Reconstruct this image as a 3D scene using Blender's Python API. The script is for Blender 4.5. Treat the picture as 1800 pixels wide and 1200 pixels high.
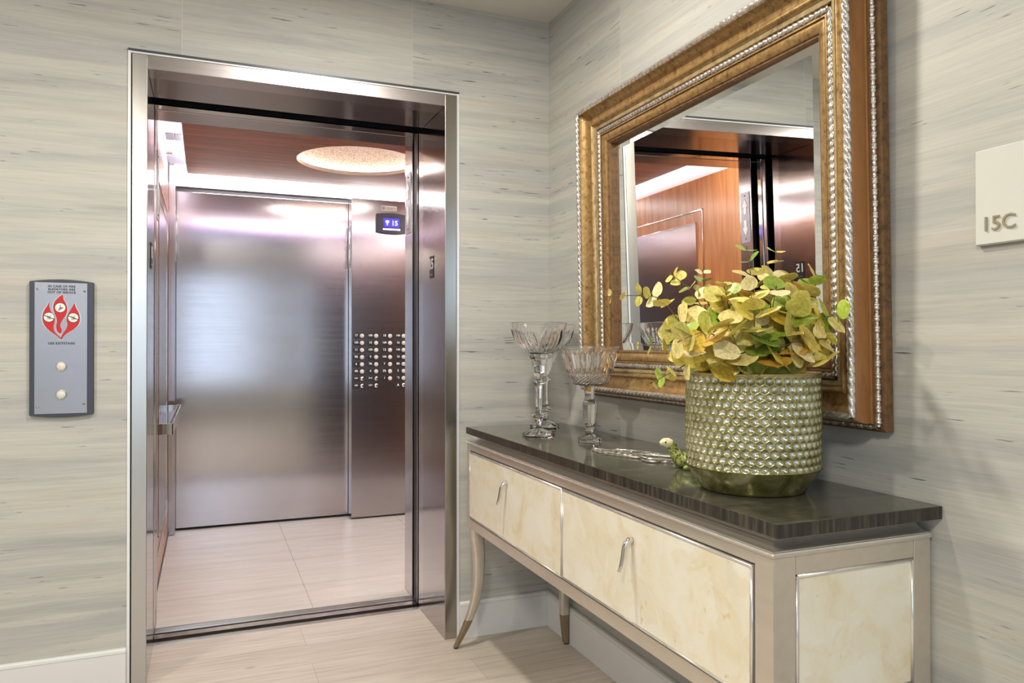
import bpy, math, random
from mathutils import Vector, Matrix, Euler

for o in list(bpy.data.objects):
    bpy.data.objects.remove(o)
SC = bpy.context.scene
COL = SC.collection
PI = math.pi
rnd = random.Random(7)

# ------------------------------------------------------------------ camera
cam_d = bpy.data.cameras.new('camera')
cam_d.sensor_width = 36.0
cam_d.lens = 1311.5 / 1800 * 36
cam_d.clip_start = 0.05
cam = bpy.data.objects.new('camera', cam_d)
cam.location = (-1.338, -2.857, 1.173)
cam.rotation_euler = (math.radians(90.28), 0, math.radians(-22.27))
COL.objects.link(cam)
SC.camera = cam

# ------------------------------------------------------------------ look, world, lights
SC.view_settings.view_transform = 'Standard'
SC.view_settings.look = 'None'
SC.view_settings.exposure = 0.0
SC.view_settings.gamma = 1.0
SC.view_settings.use_curve_mapping = False

W = bpy.data.worlds.new('daylight')
SC.world = W
W.use_nodes = True
W.node_tree.nodes['Background'].inputs[0].default_value = (0.55, 0.72, 1.0, 1)
W.node_tree.nodes['Background'].inputs[1].default_value = 1.2

H = 2.535          # ceiling height


def area(name, loc, size, power, color, rot=(0, 0, 0), shape='DISK', size_y=None, spread=180):
    l = bpy.data.lights.new(name, 'AREA')
    l.shape = shape
    l.size = size
    if size_y:
        l.size_y = size_y
    l.energy = power
    l.color = color
    l.spread = math.radians(spread)
    o = bpy.data.objects.new(name, l)
    o.location = loc
    o.rotation_euler = rot
    COL.objects.link(o)
    return o


WARM = (1.0, 0.93, 0.82)
area('downlight_lamp', (-0.86, -1.05, H - 0.012), 0.13, 30, WARM)
area('ceiling_fill_lamp', (-1.95, -3.3, H - 0.05), 0.46, 54, WARM)  # large soft fill lamp, added unseen behind the camera
area('downlight_lamp', (-2.75, -1.35, H - 0.012), 0.13, 30, WARM)  # unseen downlight added as fill on the left
# daylight entering by the window behind the camera
area('window_daylight', (-1.9, -5.50, 1.42), 2.3, 20, (0.70, 0.84, 1.0), (math.radians(90), 0, 0), 'RECTANGLE', 1.75)
# lamps added round the dropped ceiling panel, shining down to brighten the car
CWH = (1.0, 0.98, 0.99)
area('car_fill_lamp', (-0.54, 2.243, 2.262), 1.75, 15, CWH, (0, 0, 0), 'RECTANGLE', 0.07)
area('car_fill_lamp', (-0.54, 0.700, 2.262), 1.75, 17, CWH, (0, 0, 0), 'RECTANGLE', 0.07)
area('car_fill_lamp', (0.415, 1.47, 2.262), 0.07, 15, CWH, (0, 0, 0), 'RECTANGLE', 1.3)


# ------------------------------------------------------------------ materials
def mat(name, color=(0.8, 0.8, 0.8), rough=0.5, metal=0.0, **kw):
    m = bpy.data.materials.new(name)
    m.use_nodes = True
    b = m.node_tree.nodes['Principled BSDF']
    b.inputs['Base Color'].default_value = (*color, 1)
    b.inputs['Roughness'].default_value = rough
    b.inputs['Metallic'].default_value = metal
    for k, v in kw.items():
        b.inputs[k.replace('_', ' ')].default_value = v
    return m


class NT:
    def __init__(s, m):
        s.m = m; s.t = m.node_tree; s.b = s.t.nodes['Principled BSDF']

    def n(s, typ, ins=None, **props):
        nd = s.t.nodes.new(typ)
        for k, v in props.items():
            setattr(nd, k, v)
        for k, v in (ins or {}).items():
            if isinstance(v, bpy.types.NodeSocket):
                s.t.links.new(v, nd.inputs[k])
            else:
                nd.inputs[k].default_value = v
        return nd

    def coord(s, scale=(1, 1, 1), rot=(0, 0, 0), loc=(0, 0, 0), kind='Object'):
        tc = s.n('ShaderNodeTexCoord')
        mp = s.n('ShaderNodeMapping', {'Vector': tc.outputs[kind], 'Scale': scale, 'Rotation': rot, 'Location': loc})
        return mp.outputs[0]

    def noise(s, vec, scale=5, detail=4, rough=0.55, dist=0.0):
        return s.n('ShaderNodeTexNoise', {'Vector': vec, 'Scale': scale, 'Detail': detail, 'Roughness': rough, 'Distortion': dist}).outputs['Fac']

    def ramp(s, fac, stops, interp='LINEAR'):
        r = s.n('ShaderNodeValToRGB', {'Fac': fac})
        r.color_ramp.interpolation = interp
        e = r.color_ramp.elements
        while len(e) < len(stops):
            e.new(0.5)
        for i, (p, c) in enumerate(stops):
            e[i].position = p
            e[i].color = (*c, 1) if len(c) == 3 else c
        return r.outputs['Color']

    def mix(s, fac, a, b, mode='MIX'):
        nd = s.t.nodes.new('ShaderNodeMix')
        nd.data_type = 'RGBA'; nd.blend_type = mode
        for i, v in ((0, fac), (6, a), (7, b)):
            if isinstance(v, bpy.types.NodeSocket):
                s.t.links.new(v, nd.inputs[i])
            else:
                nd.inputs[i].default_value = (*v, 1) if isinstance(v, tuple) and len(v) == 3 else v
        return nd.outputs[2]

    def math(s, op, a, b=0.0, clamp=False):
        nd = s.n('ShaderNodeMath', {0: a, 1: b}, operation=op)
        nd.use_clamp = clamp
        return nd.outputs[0]

    def set(s, key, val):
        s.t.links.new(val, s.b.inputs[key])

    def bump(s, h, strength=0.2, dist=0.002):
        bp = s.n('ShaderNodeBump', {'Height': h, 'Strength': strength, 'Distance': dist})
        s.t.links.new(bp.outputs[0], s.b.inputs['Normal'])


def wallpaper():
    m = mat('streaked_wallpaper', (0.6, 0.6, 0.55), 0.6)
    t = NT(m)
    tc = t.n('ShaderNodeTexCoord')
    sp = t.n('ShaderNodeSeparateXYZ', {0: tc.outputs['Object']})
    # strips of paper 0.83 m wide, each with its own stretch of the pattern
    s_ = t.math('ADD', t.math('ADD', sp.outputs[0], sp.outputs[1]), 0.592 + 0.828 * 20)
    s_ = t.math('DIVIDE', s_, 0.828)
    idx = t.math('FLOOR', s_)
    fr = t.math('FRACT', s_)
    z = t.math('ADD', sp.outputs[2], t.math('MULTIPLY', idx, 3.37))
    cmb = t.n('ShaderNodeCombineXYZ', {0: t.math('ADD', sp.outputs[0], sp.outputs[1]), 1: idx, 2: z})

    def co(a, c, off=0.0):
        return t.n('ShaderNodeMapping', {'Vector': cmb.outputs[0], 'Scale': (a, 1.0, c), 'Location': (off, off, off)}).outputs[0]
    n1 = t.noise(co(0.42, 7.0), 2.2, 5, 0.60, 0.25)
    c = t.ramp(n1, [(0.33, (0.375, 0.38, 0.365)), (0.43, (0.45, 0.45, 0.42)), (0.49, (0.485, 0.483, 0.445)), (0.62, (0.52, 0.514, 0.468))])
    n3 = t.noise(co(0.36, 5.5, 9.0), 1.7, 4, 0.6, 0.35)
    c = t.mix(t.ramp(n3, [(0.53, (0, 0, 0)), (0.555, (0.5, 0.5, 0.5)), (0.68, (0.65, 0.65, 0.65))]), c, (0.40, 0.41, 0.405))
    n6 = t.noise(co(0.4, 6.5, 4.0), 1.9, 4, 0.6, 0.35)
    c = t.mix(t.ramp(n6, [(0.56, (0, 0, 0)), (0.60, (0.35, 0.35, 0.35))]), c, (0.47, 0.425, 0.365))
    n2 = t.noise(co(1.0, 42.0, 3.0), 1.4, 4, 0.65, 0.1)
    c = t.mix(0.5, c, t.ramp(n2, [(0.30, (0.84, 0.84, 0.85)), (0.5, (1, 1, 1)), (0.68, (1.10, 1.10, 1.09))]), 'MULTIPLY')
    n4 = t.noise(co(5.0, 210.0, 1.0), 1.5, 3, 0.6)
    c = t.mix(0.4, c, t.ramp(n4, [(0.3, (0.78, 0.78, 0.78)), (0.65, (1.08, 1.08, 1.07))]), 'MULTIPLY')
    # small dark flecks
    n5 = t.noise(co(9.0, 150.0, 2.0), 1.2, 2, 0.5)
    n7 = t.noise(co(1.8, 8.0, 6.0), 1.5, 1, 0.5)
    f = t.math('MULTIPLY', t.ramp(n5, [(0.665, (0, 0, 0)), (0.715, (1, 1, 1))]), t.ramp(n7, [(0.50, (0, 0, 0)), (0.57, (1, 1, 1))]))
    c = t.mix(f, c, (0.13, 0.12, 0.11))
    seam = t.math('LESS_THAN', fr, 0.0028)
    c = t.mix(t.math('MULTIPLY', seam, 0.35), c, (0.70, 0.69, 0.63))
    t.set('Base Color', c)
    t.bump(n4, 0.10, 0.0006)
    return m


def wood_floor():
    m = mat('pale_oak_planks', (0.6, 0.5, 0.4), 0.42)
    t = NT(m)
    v = t.coord((1, 1, 1), loc=(0.42, 0.212, 0))
    br = t.n('ShaderNodeTexBrick', {'Vector': v, 'Scale': 1.0, 'Mortar Size': 0.0011, 'Brick Width': 1.5, 'Row Height': 0.185,
                                    'Color1': (0.50, 0.45, 0.385, 1), 'Color2': (0.58, 0.53, 0.465, 1), 'Mortar': (0.34, 0.29, 0.24, 1), 'Bias': 0.0, 'Mortar Smooth': 0.3})
    br.offset = 0.37
    g = t.noise(t.coord((1.4, 26, 1)), 2.2, 5, 0.65, 0.35)
    c = t.mix(0.75, br.outputs['Color'], t.ramp(g, [(0.28, (0.66, 0.62, 0.58)), (0.5, (0.98, 0.97, 0.95)), (0.72, (1.14, 1.13, 1.12))]), 'MULTIPLY')
    g2 = t.noise(t.coord((0.8, 5, 1), loc=(3, 3, 0)), 1.5, 3, 0.5, 0.5)
    c = t.mix(0.4, c, t.ramp(g2, [(0.3, (0.80, 0.77, 0.75)), (0.7, (1.12, 1.12, 1.1))]), 'MULTIPLY')
    # knots
    kv = t.n('ShaderNodeTexVoronoi', {'Vector': t.coord((1.5, 3.2, 1)), 'Scale': 1.0})
    k = t.ramp(kv.outputs['Distance'], [(0.018, (1, 1, 1)), (0.045, (0, 0, 0))])
    c = t.mix(t.math('MULTIPLY', k, 0.75), c, (0.22, 0.17, 0.13))
    t.set('Base Color', c)
    t.bump(g, 0.12, 0.001)
    return m


def cab_tile():
    m = mat('polished_travertine_tile', (0.62, 0.53, 0.46), 0.16)
    t = NT(m)
    v = t.coord((1, 1, 1), loc=(1.115, 0.57, 0))
    br = t.n('ShaderNodeTexBrick', {'Vector': v, 'Scale': 1.0, 'Mortar Size': 0.0016, 'Brick Width': 0.76, 'Row Height': 0.46,
                                    'Color1': (0.56, 0.525, 0.475, 1), 'Color2': (0.60, 0.56, 0.505, 1), 'Mortar': (0.36, 0.30, 0.26, 1)})
    br.offset = 0.0
    g = t.noise(t.coord((1.2, 14, 1)), 1.6, 4, 0.6, 0.8)
    c = t.mix(0.6, br.outputs['Color'], t.ramp(g, [(0.3, (0.86, 0.83, 0.80)), (0.65, (1.08, 1.08, 1.08))]), 'MULTIPLY')
    t.set('Base Color', c)
    return m


def wood(name, dark, light, horiz=False, rough=0.28, scale=1.0):
    m = mat(name, light, rough)
    t = NT(m)
    coat = 0.25 if name == 'cherry_veneer' else 0.0
    sc = (1.2, 1.2, 22) if horiz else (16, 16, 1.1)
    if horiz == 'x':
        sc = (1.3, 24, 24)
    n1 = t.noise(t.coord(tuple(q * scale for q in sc)), 1.5, 5, 0.62, 0.7)
    c = t.ramp(n1, [(0.3, dark), (0.5, tuple((a + b) / 2 for a, b in zip(dark, light))), (0.68, light)])
    t.set('Base Color', c)
    t.b.inputs['Coat Weight'].default_value = coat
    t.b.inputs['Specular IOR Level'].default_value = 0.5 if coat else 0.25
    t.b.inputs['Coat Roughness'].default_value = 0.15
    return m


def steel(name, color=(0.62, 0.56, 0.52), rough=0.25, aniso=0.7, rot=0.0, fine=(1.5, 1.5, 60), var=0.012):
    m = mat(name, color, rough, 1.0)
    t = NT(m)
    t.b.inputs['Anisotropic'].default_value = aniso
    t.b.inputs['Anisotropic Rotation'].default_value = rot
    tg = t.n('ShaderNodeTangent', direction_type='UV_MAP')
    t.t.links.new(tg.outputs[0], t.b.inputs['Tangent'])
    n = t.noise(t.coord(fine), 1.0, 3, 0.6)
    r = t.n('ShaderNodeMapRange', {'Value': n, 'From Min': 0.3, 'From Max': 0.7, 'To Min': rough - var, 'To Max': rough + var})
    t.set('Roughness', r.outputs[0])
    # faint hand marks and wear
    n2 = t.noise(t.coord((1.5, 1.5, 1.5)), 2.0, 4, 0.6)
    t.set('Base Color', t.mix(t.ramp(n2, [(0.35, (0, 0, 0)), (0.7, (0.5, 0.5, 0.5))]), color, tuple(q * 0.86 for q in color)))
    return m


def stone_top():
    m = mat('dark_lacquered_top', (0.1, 0.095, 0.08), 0.08)
    t = NT(m)
    n = t.noise(t.coord((3, 60, 60)), 1.2, 4, 0.6, 0.1)
    n2 = t.noise(t.coord((2, 3, 2)), 1.4, 3, 0.6)
    c = t.ramp(n, [(0.32, (0.035, 0.033, 0.026)), (0.5, (0.075, 0.07, 0.055)), (0.7, (0.14, 0.13, 0.10))])
    c = t.mix(0.5, c, t.ramp(n2, [(0.3, (0.055, 0.055, 0.036)), (0.7, (0.11, 0.105, 0.078))]))
    t.set('Base Color', c)
    t.set('Roughness', t.ramp(n2, [(0.3, (0.05, 0.05, 0.05)), (0.7, (0.13, 0.13, 0.13))]))
    return m


def top_edge():
    m = mat('dark_streaked_edge', (0.06, 0.05, 0.04), 0.3)
    t = NT(m)
    n = t.noise(t.coord((60, 60, 3)), 1.5, 5, 0.7, 0.2)
    t.set('Base Color', t.ramp(n, [(0.35, (0.010, 0.009, 0.007)), (0.5, (0.028, 0.025, 0.019)), (0.68, (0.085, 0.078, 0.055))]))
    return m


def shell():
    m = mat('capiz_shell_inlay', (0.8, 0.74, 0.58), 0.3)
    t = NT(m)
    vd = t.coord((1, 1, 1))
    n0 = t.n('ShaderNodeTexNoise', {'Vector': vd, 'Scale': 9.0, 'Detail': 3.0})
    vm = t.n('ShaderNodeVectorMath', {0: n0.outputs['Color'], 1: (0.12, 0.12, 0.12)}, operation='MULTIPLY')
    va = t.n('ShaderNodeVectorMath', {0: vd, 1: vm.outputs[0]}, operation='ADD')
    vo = t.n('ShaderNodeTexVoronoi', {'Vector': va.outputs[0], 'Scale': 15.0})
    n1 = t.noise(va.outputs[0], 7, 5, 0.65, 0.8)
    c = t.ramp(n1, [(0.28, (0.66, 0.52, 0.28)), (0.40, (0.74, 0.66, 0.47)), (0.52, (0.78, 0.74, 0.60)), (0.70, (0.80, 0.785, 0.70))])
    sep = t.n('ShaderNodeSeparateColor', {0: vo.outputs['Color']})
    c = t.mix(0.30, c, t.ramp(sep.outputs[0], [(0.0, (0.70, 0.60, 0.40)), (0.5, (0.79, 0.76, 0.64)), (1.0, (0.82, 0.81, 0.75))]))
    n3 = t.noise(t.coord((30, 30, 14)), 1.4, 2, 0.5, 1.5)
    c = t.mix(t.ramp(n3, [(0.70, (0, 0, 0)), (0.78, (0.8, 0.8, 0.8))]), c, (0.62, 0.40, 0.17))
    t.set('Base Color', c)
    t.bump(vo.outputs['Distance'], 0.05, 0.001)
    return m


def gold(name, hi=(0.50, 0.33, 0.14), lo=(0.10, 0.055, 0.025), metal=0.55, rough=0.38, scale=40, stretch=(1, 1, 1)):
    m = mat(name, hi, rough, metal)
    t = NT(m)
    n = t.noise(t.coord(stretch), scale, 6, 0.7, 0.2)
    c = t.ramp(n, [(0.30, lo), (0.48, tuple(0.65 * a + 0.35 * b for a, b in zip(hi, lo))), (0.66, hi)])
    t.set('Base Color', c)
    t.bump(n, 0.15, 0.001)
    return m


def painted(name, color, rough=0.5, **kw):
    return mat(name, color, rough, 0.0, **kw)


def emit(name, color, strength):
    m = mat(name, (0.8, 0.8, 0.8), 0.5)
    b = m.node_tree.nodes['Principled BSDF']
    b.inputs['Emission Color'].default_value = (*color, 1)
    b.inputs['Emission Strength'].default_value = strength
    return m


def emit2(name, color, strength):
    m = emit(name, color, strength)
    m.node_tree.nodes['Principled BSDF'].inputs['Base Color'].default_value = (0.01, 0.01, 0.02, 1)
    return m


def champagne(name='champagne_lacquer', c=(0.63, 0.57, 0.485), metal=0.6, rough=0.3):
    m = mat(name, c, rough, metal)
    t = NT(m)
    n = t.noise(t.coord((30, 3, 30)), 1.3, 4, 0.6)
    t.set('Base Color', t.mix(t.ramp(n, [(0.35, (0, 0, 0)), (0.7, (0.6, 0.6, 0.6))]), c, tuple(q * 0.88 for q in c)))
    return m


def attr_mat(name, rough, metal, extra_noise=None, attr='Col', **kw):
    m = mat(name, (1, 1, 1), rough, metal, **kw)
    t = NT(m)
    a = t.n('ShaderNodeAttribute', attribute_name=attr)
    c = a.outputs['Color']
    if extra_noise:
        sc, lo, hi = extra_noise
        n = t.noise(t.coord(), sc, 3, 0.6)
        c = t.mix(1.0, c, t.ramp(n, [(0.3, lo), (0.6, hi)]), 'MULTIPLY')
    t.set('Base Color', c)
    return m


M = {
    'wall': wallpaper(),
    'plank': wood_floor(),
    'tile': cab_tile(),
    'ceiling': painted('white_ceiling_paint', (0.62, 0.60, 0.55), 0.8),
    'white': painted('white_trim_paint', (0.70, 0.70, 0.70), 0.35),
    'trimalu': mat('satin_white_trim', (0.80, 0.81, 0.83), 0.3, 0.3),
    'steel_h': steel('brushed_steel_horizontal', (0.53, 0.50, 0.51), 0.19, 0.7, 0.0),
    'steel_door': steel('brushed_steel_door', (0.58, 0.54, 0.545), 0.17, 0.75, 0.0),
    'steel_v': steel('brushed_steel_vertical', (0.49, 0.47, 0.43), 0.24, 0.6, 0.25, (60, 60, 1.5)),
    'steel_dark': steel('brushed_steel_reveal', (0.46, 0.43, 0.435), 0.13, 0.3, 0.0),
    'steel_soffit': steel('brushed_steel_soffit', (0.40, 0.365, 0.36), 0.15, 0.8, 0.25),
    'steel_pol': mat('polished_steel', (0.66, 0.63, 0.60), 0.08, 1.0),
    'alu': steel('ribbed_aluminium_sill', (0.68, 0.64, 0.60), 0.22, 0.5, 0.0, (2, 60, 2)),
    'track': mat('dark_track_metal', (0.012, 0.014, 0.02), 0.35, 0.2),
    'lav': mat('lilac_grey_enamel', (0.17, 0.165, 0.225), 0.35, 0.1),
    'black': painted('black_rubber', (0.012, 0.012, 0.014), 0.5),
    'shaft': painted('dark_shaft_paint', (0.008, 0.008, 0.012), 0.8),
    'dgrey': mat('charcoal_metal', (0.065, 0.07, 0.085), 0.4, 0.5),
    'cherry': wood('cherry_veneer', (0.29, 0.095, 0.024), (0.52, 0.225, 0.072)),
    'cherry_c': wood('cherry_ceiling_veneer', (0.14, 0.034, 0.006), (0.42, 0.135, 0.030), 'x', 0.35),
    'cove': painted('white_cove_paint', (0.85, 0.85, 0.85), 0.6),
    'led': emit('cove_led', (1.0, 0.93, 0.96), 105.0),
    'led_dome': emit('dome_led', (1.0, 0.96, 0.93), 27.0),
    'violet': emit('violet_led', (0.16, 0.03, 1.0), 11.0),
    'station': steel('station_faceplate', (0.42, 0.42, 0.45), 0.42, 0.3, 0.0, (60, 60, 60)),
    'top': stone_top(),
    'top_edge': top_edge(),
    'champ': champagne(),
    'champ_dk': champagne('bronze_leg_tip', (0.30, 0.23, 0.145), 0.6, 0.35),
    'shell': shell(),
    'silver': mat('silver_leaf_bead', (0.80, 0.78, 0.75), 0.22, 0.8),
    'nickel': mat('polished_nickel', (0.72, 0.69, 0.66), 0.09, 1.0),
    'gold': gold('aged_gold_leaf', (0.47, 0.30, 0.115), (0.12, 0.065, 0.025), 0.6, 0.34, 55, (1, 1, 1)),
    'gold_lt': gold('pale_gold_leaf', (0.60, 0.48, 0.27), (0.22, 0.15, 0.07), 0.6, 0.36, 34),
    'orange': gold('worn_bole_wood', (0.34, 0.145, 0.035), (0.15, 0.06, 0.018), 0.15, 0.42, 12, (1, 1, 0.3)),
    'brown': gold('rough_brown_back', (0.20, 0.10, 0.035), (0.05, 0.03, 0.015), 0.1, 0.6, 60),
    'ssilver': gold('tarnished_silver_leaf', (0.86, 0.84, 0.80), (0.34, 0.27, 0.20), 0.85, 0.24, 60),
    'mirror': mat('silvered_glass', (0.90, 0.92, 0.91), 0.0, 1.0),
    'glass': mat('cut_crystal', (1.0, 1.0, 1.0), 0.0, 0.0, Transmission_Weight=0.99, IOR=1.50),
    'acrylic': mat('frosted_acrylic', (0.66, 0.67, 0.62), 0.22, 0.0, Coat_Weight=0.3),
    'acryl_edge': mat('acrylic_edge', (0.30, 0.31, 0.28), 0.3),
    'letter': mat('champagne_metal_letter', (0.42, 0.36, 0.26), 0.35, 0.5),
    'red': painted('red_enamel', (0.50, 0.008, 0.006), 0.4),
    'cyan': painted('pale_blue_outline', (0.42, 0.62, 0.68), 0.5),
    'inkblack': painted('black_ink', (0.01, 0.01, 0.012), 0.5),
    'pwhite': painted('white_enamel', (0.80, 0.80, 0.76), 0.35),
    'cream_btn': painted('ivory_button', (0.66, 0.64, 0.57), 0.3),
    'screen': emit2('blue_display', (0.045, 0.03, 0.9), 2.2),
    'screen_txt': emit2('white_display_digit', (0.9, 0.9, 1.0), 1.6),
    'leaf': attr_mat('preserved_eucalyptus_leaf', 0.45, 0.0, (160, (0.72, 0.66, 0.50), (1.06, 1.06, 1.06))),
    'stem': painted('brown_green_stem', (0.10, 0.085, 0.03), 0.6),
    'soil': painted('dark_moss', (0.02, 0.02, 0.008), 0.9),
    'pot': attr_mat('mercury_glass_honeycomb', 0.25, 0.75, (26, (0.66, 0.64, 0.48), (1.15, 1.15, 1.15))),
    'turtle': attr_mat('glazed_turtle_ceramic', 0.25, 0.0, None),
    'wire': mat('antique_silver_wire', (0.55, 0.53, 0.47), 0.3, 0.9),
}
t_ = NT(M['glass'])
t_.b.inputs['Specular IOR Level'].default_value = 0.7


# ------------------------------------------------------------------ mesh builder
class MB:
    def __init__(s, origin=(0, 0, 0)):
        s.v = []; s.f = []; s.mi = []; s.sm = []; s.mats = []; s.col = []
        s.o = Vector(origin); s.cur = (1, 1, 1)

    def mid(s, m):
        if m not in s.mats:
            s.mats.append(m)
        return s.mats.index(m)

    def add(s, verts, faces, m, smooth=False, mtx=None, cols=None):
        b = len(s.v)
        for i, p in enumerate(verts):
            p = Vector(p)
            if mtx is not None:
                p = mtx @ p
            s.v.append(p)
            s.col.append(cols[i] if cols else s.cur)
        k = s.mid(m)
        for f in faces:
            s.f.append([b + i for i in f]); s.mi.append(k); s.sm.append(smooth)
        return s

    def box(s, x0, x1, y0, y1, z0, z1, m, mtx=None):
        v = [(x0, y0, z0), (x1, y0, z0), (x1, y1, z0), (x0, y1, z0), (x0, y0, z1), (x1, y0, z1), (x1, y1, z1), (x0, y1, z1)]
        f = [(0, 3, 2, 1), (4, 5, 6, 7), (0, 1, 5, 4), (1, 2, 6, 5), (2, 3, 7, 6), (3, 0, 4, 7)]
        return s.add(v, f, m, False, mtx)

    def grid(s, fn, nu, nv, m, cu=False, cv=False, smooth=True, mtx=None, col=None):
        nu1 = nu if cu else nu + 1
        nv1 = nv if cv else nv + 1
        vs = []; cs = []
        for i in range(nu1):
            for j in range(nv1):
                p = fn(i / nu, j / nv)
                vs.append(p)
                if col:
                    cs.append(col(i / nu, j / nv))
        fs = []
        for i in range(nu):
            for j in range(nv):
                a = i * nv1 + j; b = ((i + 1) % nu1) * nv1 + j
                c = ((i + 1) % nu1) * nv1 + (j + 1) % nv1; d = i * nv1 + (j + 1) % nv1
                fs.append((a, b, c, d))
        return s.add(vs, fs, m, smooth, mtx, cs if col else None)

    def lathe(s, prof, m, seg=48, mtx=None, smooth=True, rfn=None, cap=True):
        """prof: list of (r, z) bottom to top"""
        n = len(prof)
        vs = []; fs = []
        for i in range(seg):
            a = 2 * PI * i / seg
            for j, (r, z) in enumerate(prof):
                k = rfn(a, z, r) if rfn else 1.0
                vs.append((r * k * math.cos(a), r * k * math.sin(a), z))
        for i in range(seg):
            i2 = (i + 1) % seg
            for j in range(n - 1):
                fs.append((i * n + j, i2 * n + j, i2 * n + j + 1, i * n + j + 1))
        s.add(vs, fs, m, smooth, mtx)
        if cap:
            if prof[0][0] > 1e-5:
                s.add([vs[i * n] for i in range(seg)], [tuple(range(seg))[::-1]], m, False, mtx)
            if prof[-1][0] > 1e-5:
                s.add([vs[i * n + n - 1] for i in range(seg)], [tuple(range(seg))], m, False, mtx)
        return s

    def cyl(s, c, r, axis, length, m, seg=24, smooth=True, r2=None):
        """cylinder starting at c and running along axis"""
        ax = Vector(axis).normalized()
        q = ax.to_track_quat('Z', 'Y').to_matrix().to_4x4()
        mt = Matrix.Translation(Vector(c)) @ q
        return s.lathe([(r, 0), (r2 if r2 is not None else r, length)], m, seg, mt, smooth)

    def tube(s, pts, rad, m, seg=8, closed=False, smooth=True, cap=True):
        P = [Vector(p) for p in pts]
        n = len(P)
        if not hasattr(rad, '__len__'):
            rad = [rad] * n
        vs = []; prev = None
        for i in range(n):
            if closed:
                d = P[(i + 1) % n] - P[i - 1]
            else:
                d = P[min(i + 1, n - 1)] - P[max(i - 1, 0)]
            d.normalize()
            if prev is None:
                up = Vector((0, 0, 1)) if abs(d.z) < 0.9 else Vector((1, 0, 0))
                u = d.cross(up).normalized()
            else:
                u = (prev - d * prev.dot(d)).normalized()
            prev = u
            w = d.cross(u)
            for k in range(seg):
                a = 2 * PI * k / seg
                vs.append(P[i] + (u * math.cos(a) + w * math.sin(a)) * rad[i])
        fs = []
        for i in range(n if closed else n - 1):
            i2 = (i + 1) % n
            for k in range(seg):
                k2 = (k + 1) % seg
                fs.append((i * seg + k, i * seg + k2, i2 * seg + k2, i2 * seg + k))
        if cap and not closed:
            fs.append(tuple(range(seg))[::-1]); fs.append(tuple((n - 1) * seg + k for k in range(seg)))
        return s.add(vs, fs, m, smooth)

    def prism(s, poly, frame, depth, m, smooth=False):
        """poly: 2D points; frame: (origin, u, v, n); extruded from 0 to depth along n"""
        o, u, v, nn = [Vector(q) for q in frame]
        n = len(poly)
        a = [o + u * p[0] + v * p[1] for p in poly]
        b = [q + nn * depth for q in a]
        fs = [tuple(range(n))[::-1], tuple(range(n, 2 * n))]
        for i in range(n):
            j = (i + 1) % n
            fs.append((i, j, n + j, n + i))
        return s.add(a + b, fs, m, smooth)

    def build(s, name, parent=None, bevel=0.0, local=False, fix=True, seg=2, wn=False):
        me = bpy.data.meshes.new(name)
        off = Vector((0, 0, 0))
        if parent is not None and not local:
            off = world_loc(parent)
        if parent is None and s.o.length > 0:
            off = s.o
        me.from_pydata([tuple(p - off) for p in s.v], [], s.f)
        for m in s.mats:
            me.materials.append(M[m])
        me.polygons.foreach_set('material_index', s.mi)
        me.polygons.foreach_set('use_smooth', s.sm)
        # box-projected uv with u running level, for brushed tangents
        uv = me.uv_layers.new(name='UVMap')
        me.update()
        if fix:
            import bmesh
            bm = bmesh.new(); bm.from_mesh(me)
            bmesh.ops.recalc_face_normals(bm, faces=bm.faces)
            bm.to_mesh(me); bm.free()
            uv = me.uv_layers[0]
        data = [0.0] * (2 * len(me.loops))
        vco = [v.co for v in me.vertices]
        for p in me.polygons:
            nx, ny, nz = (abs(q) for q in p.normal)
            for li in p.loop_indices:
                c = vco[me.loops[li].vertex_index]
                if nz >= nx and nz >= ny:
                    a, b = c.x, c.y
                elif nx >= ny:
                    a, b = c.y, c.z
                else:
                    a, b = c.x, c.z
                data[2 * li] = a; data[2 * li + 1] = b
        uv.data.foreach_set('uv', data)
        if any(c != (1, 1, 1) for c in s.col):
            ca = me.color_attributes.new('Col', 'FLOAT_COLOR', 'POINT')
            fl = []
            for c in s.col:
                fl += [c[0], c[1], c[2], 1.0]
            ca.data.foreach_set('color', fl)
        o = bpy.data.objects.new(name, me)
        COL.objects.link(o)
        if parent is not None:
            o.parent = parent
        else:
            o.location = off
        if bevel:
            md = o.modifiers.new('bevel', 'BEVEL')
            md.width = bevel; md.segments = seg; md.limit_method = 'ANGLE'; md.angle_limit = math.radians(35)
        return o


def world_loc(o):
    p = Vector(o.location)
    while o.parent is not None:
        o = o.parent
        p = p + Vector(o.location)
    return p


def thing(name, label, cat, loc=(0, 0, 0), group=None, rot=(0, 0, 0)):
    o = bpy.data.objects.new(name, None)
    COL.objects.link(o)
    o.location = loc; o.rotation_euler = rot
    o.empty_display_size = 0.05
    o['label'] = label; o['category'] = cat
    if group:
        o['group'] = group
    return o


def tag(o, label, cat, group=None):
    o['label'] = label; o['category'] = cat
    if group:
        o['group'] = group
    return o


def struct(mb, name, bevel=0.0):
    o = mb.build(name, None, bevel)
    o['kind'] = 'structure'
    return o


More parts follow.
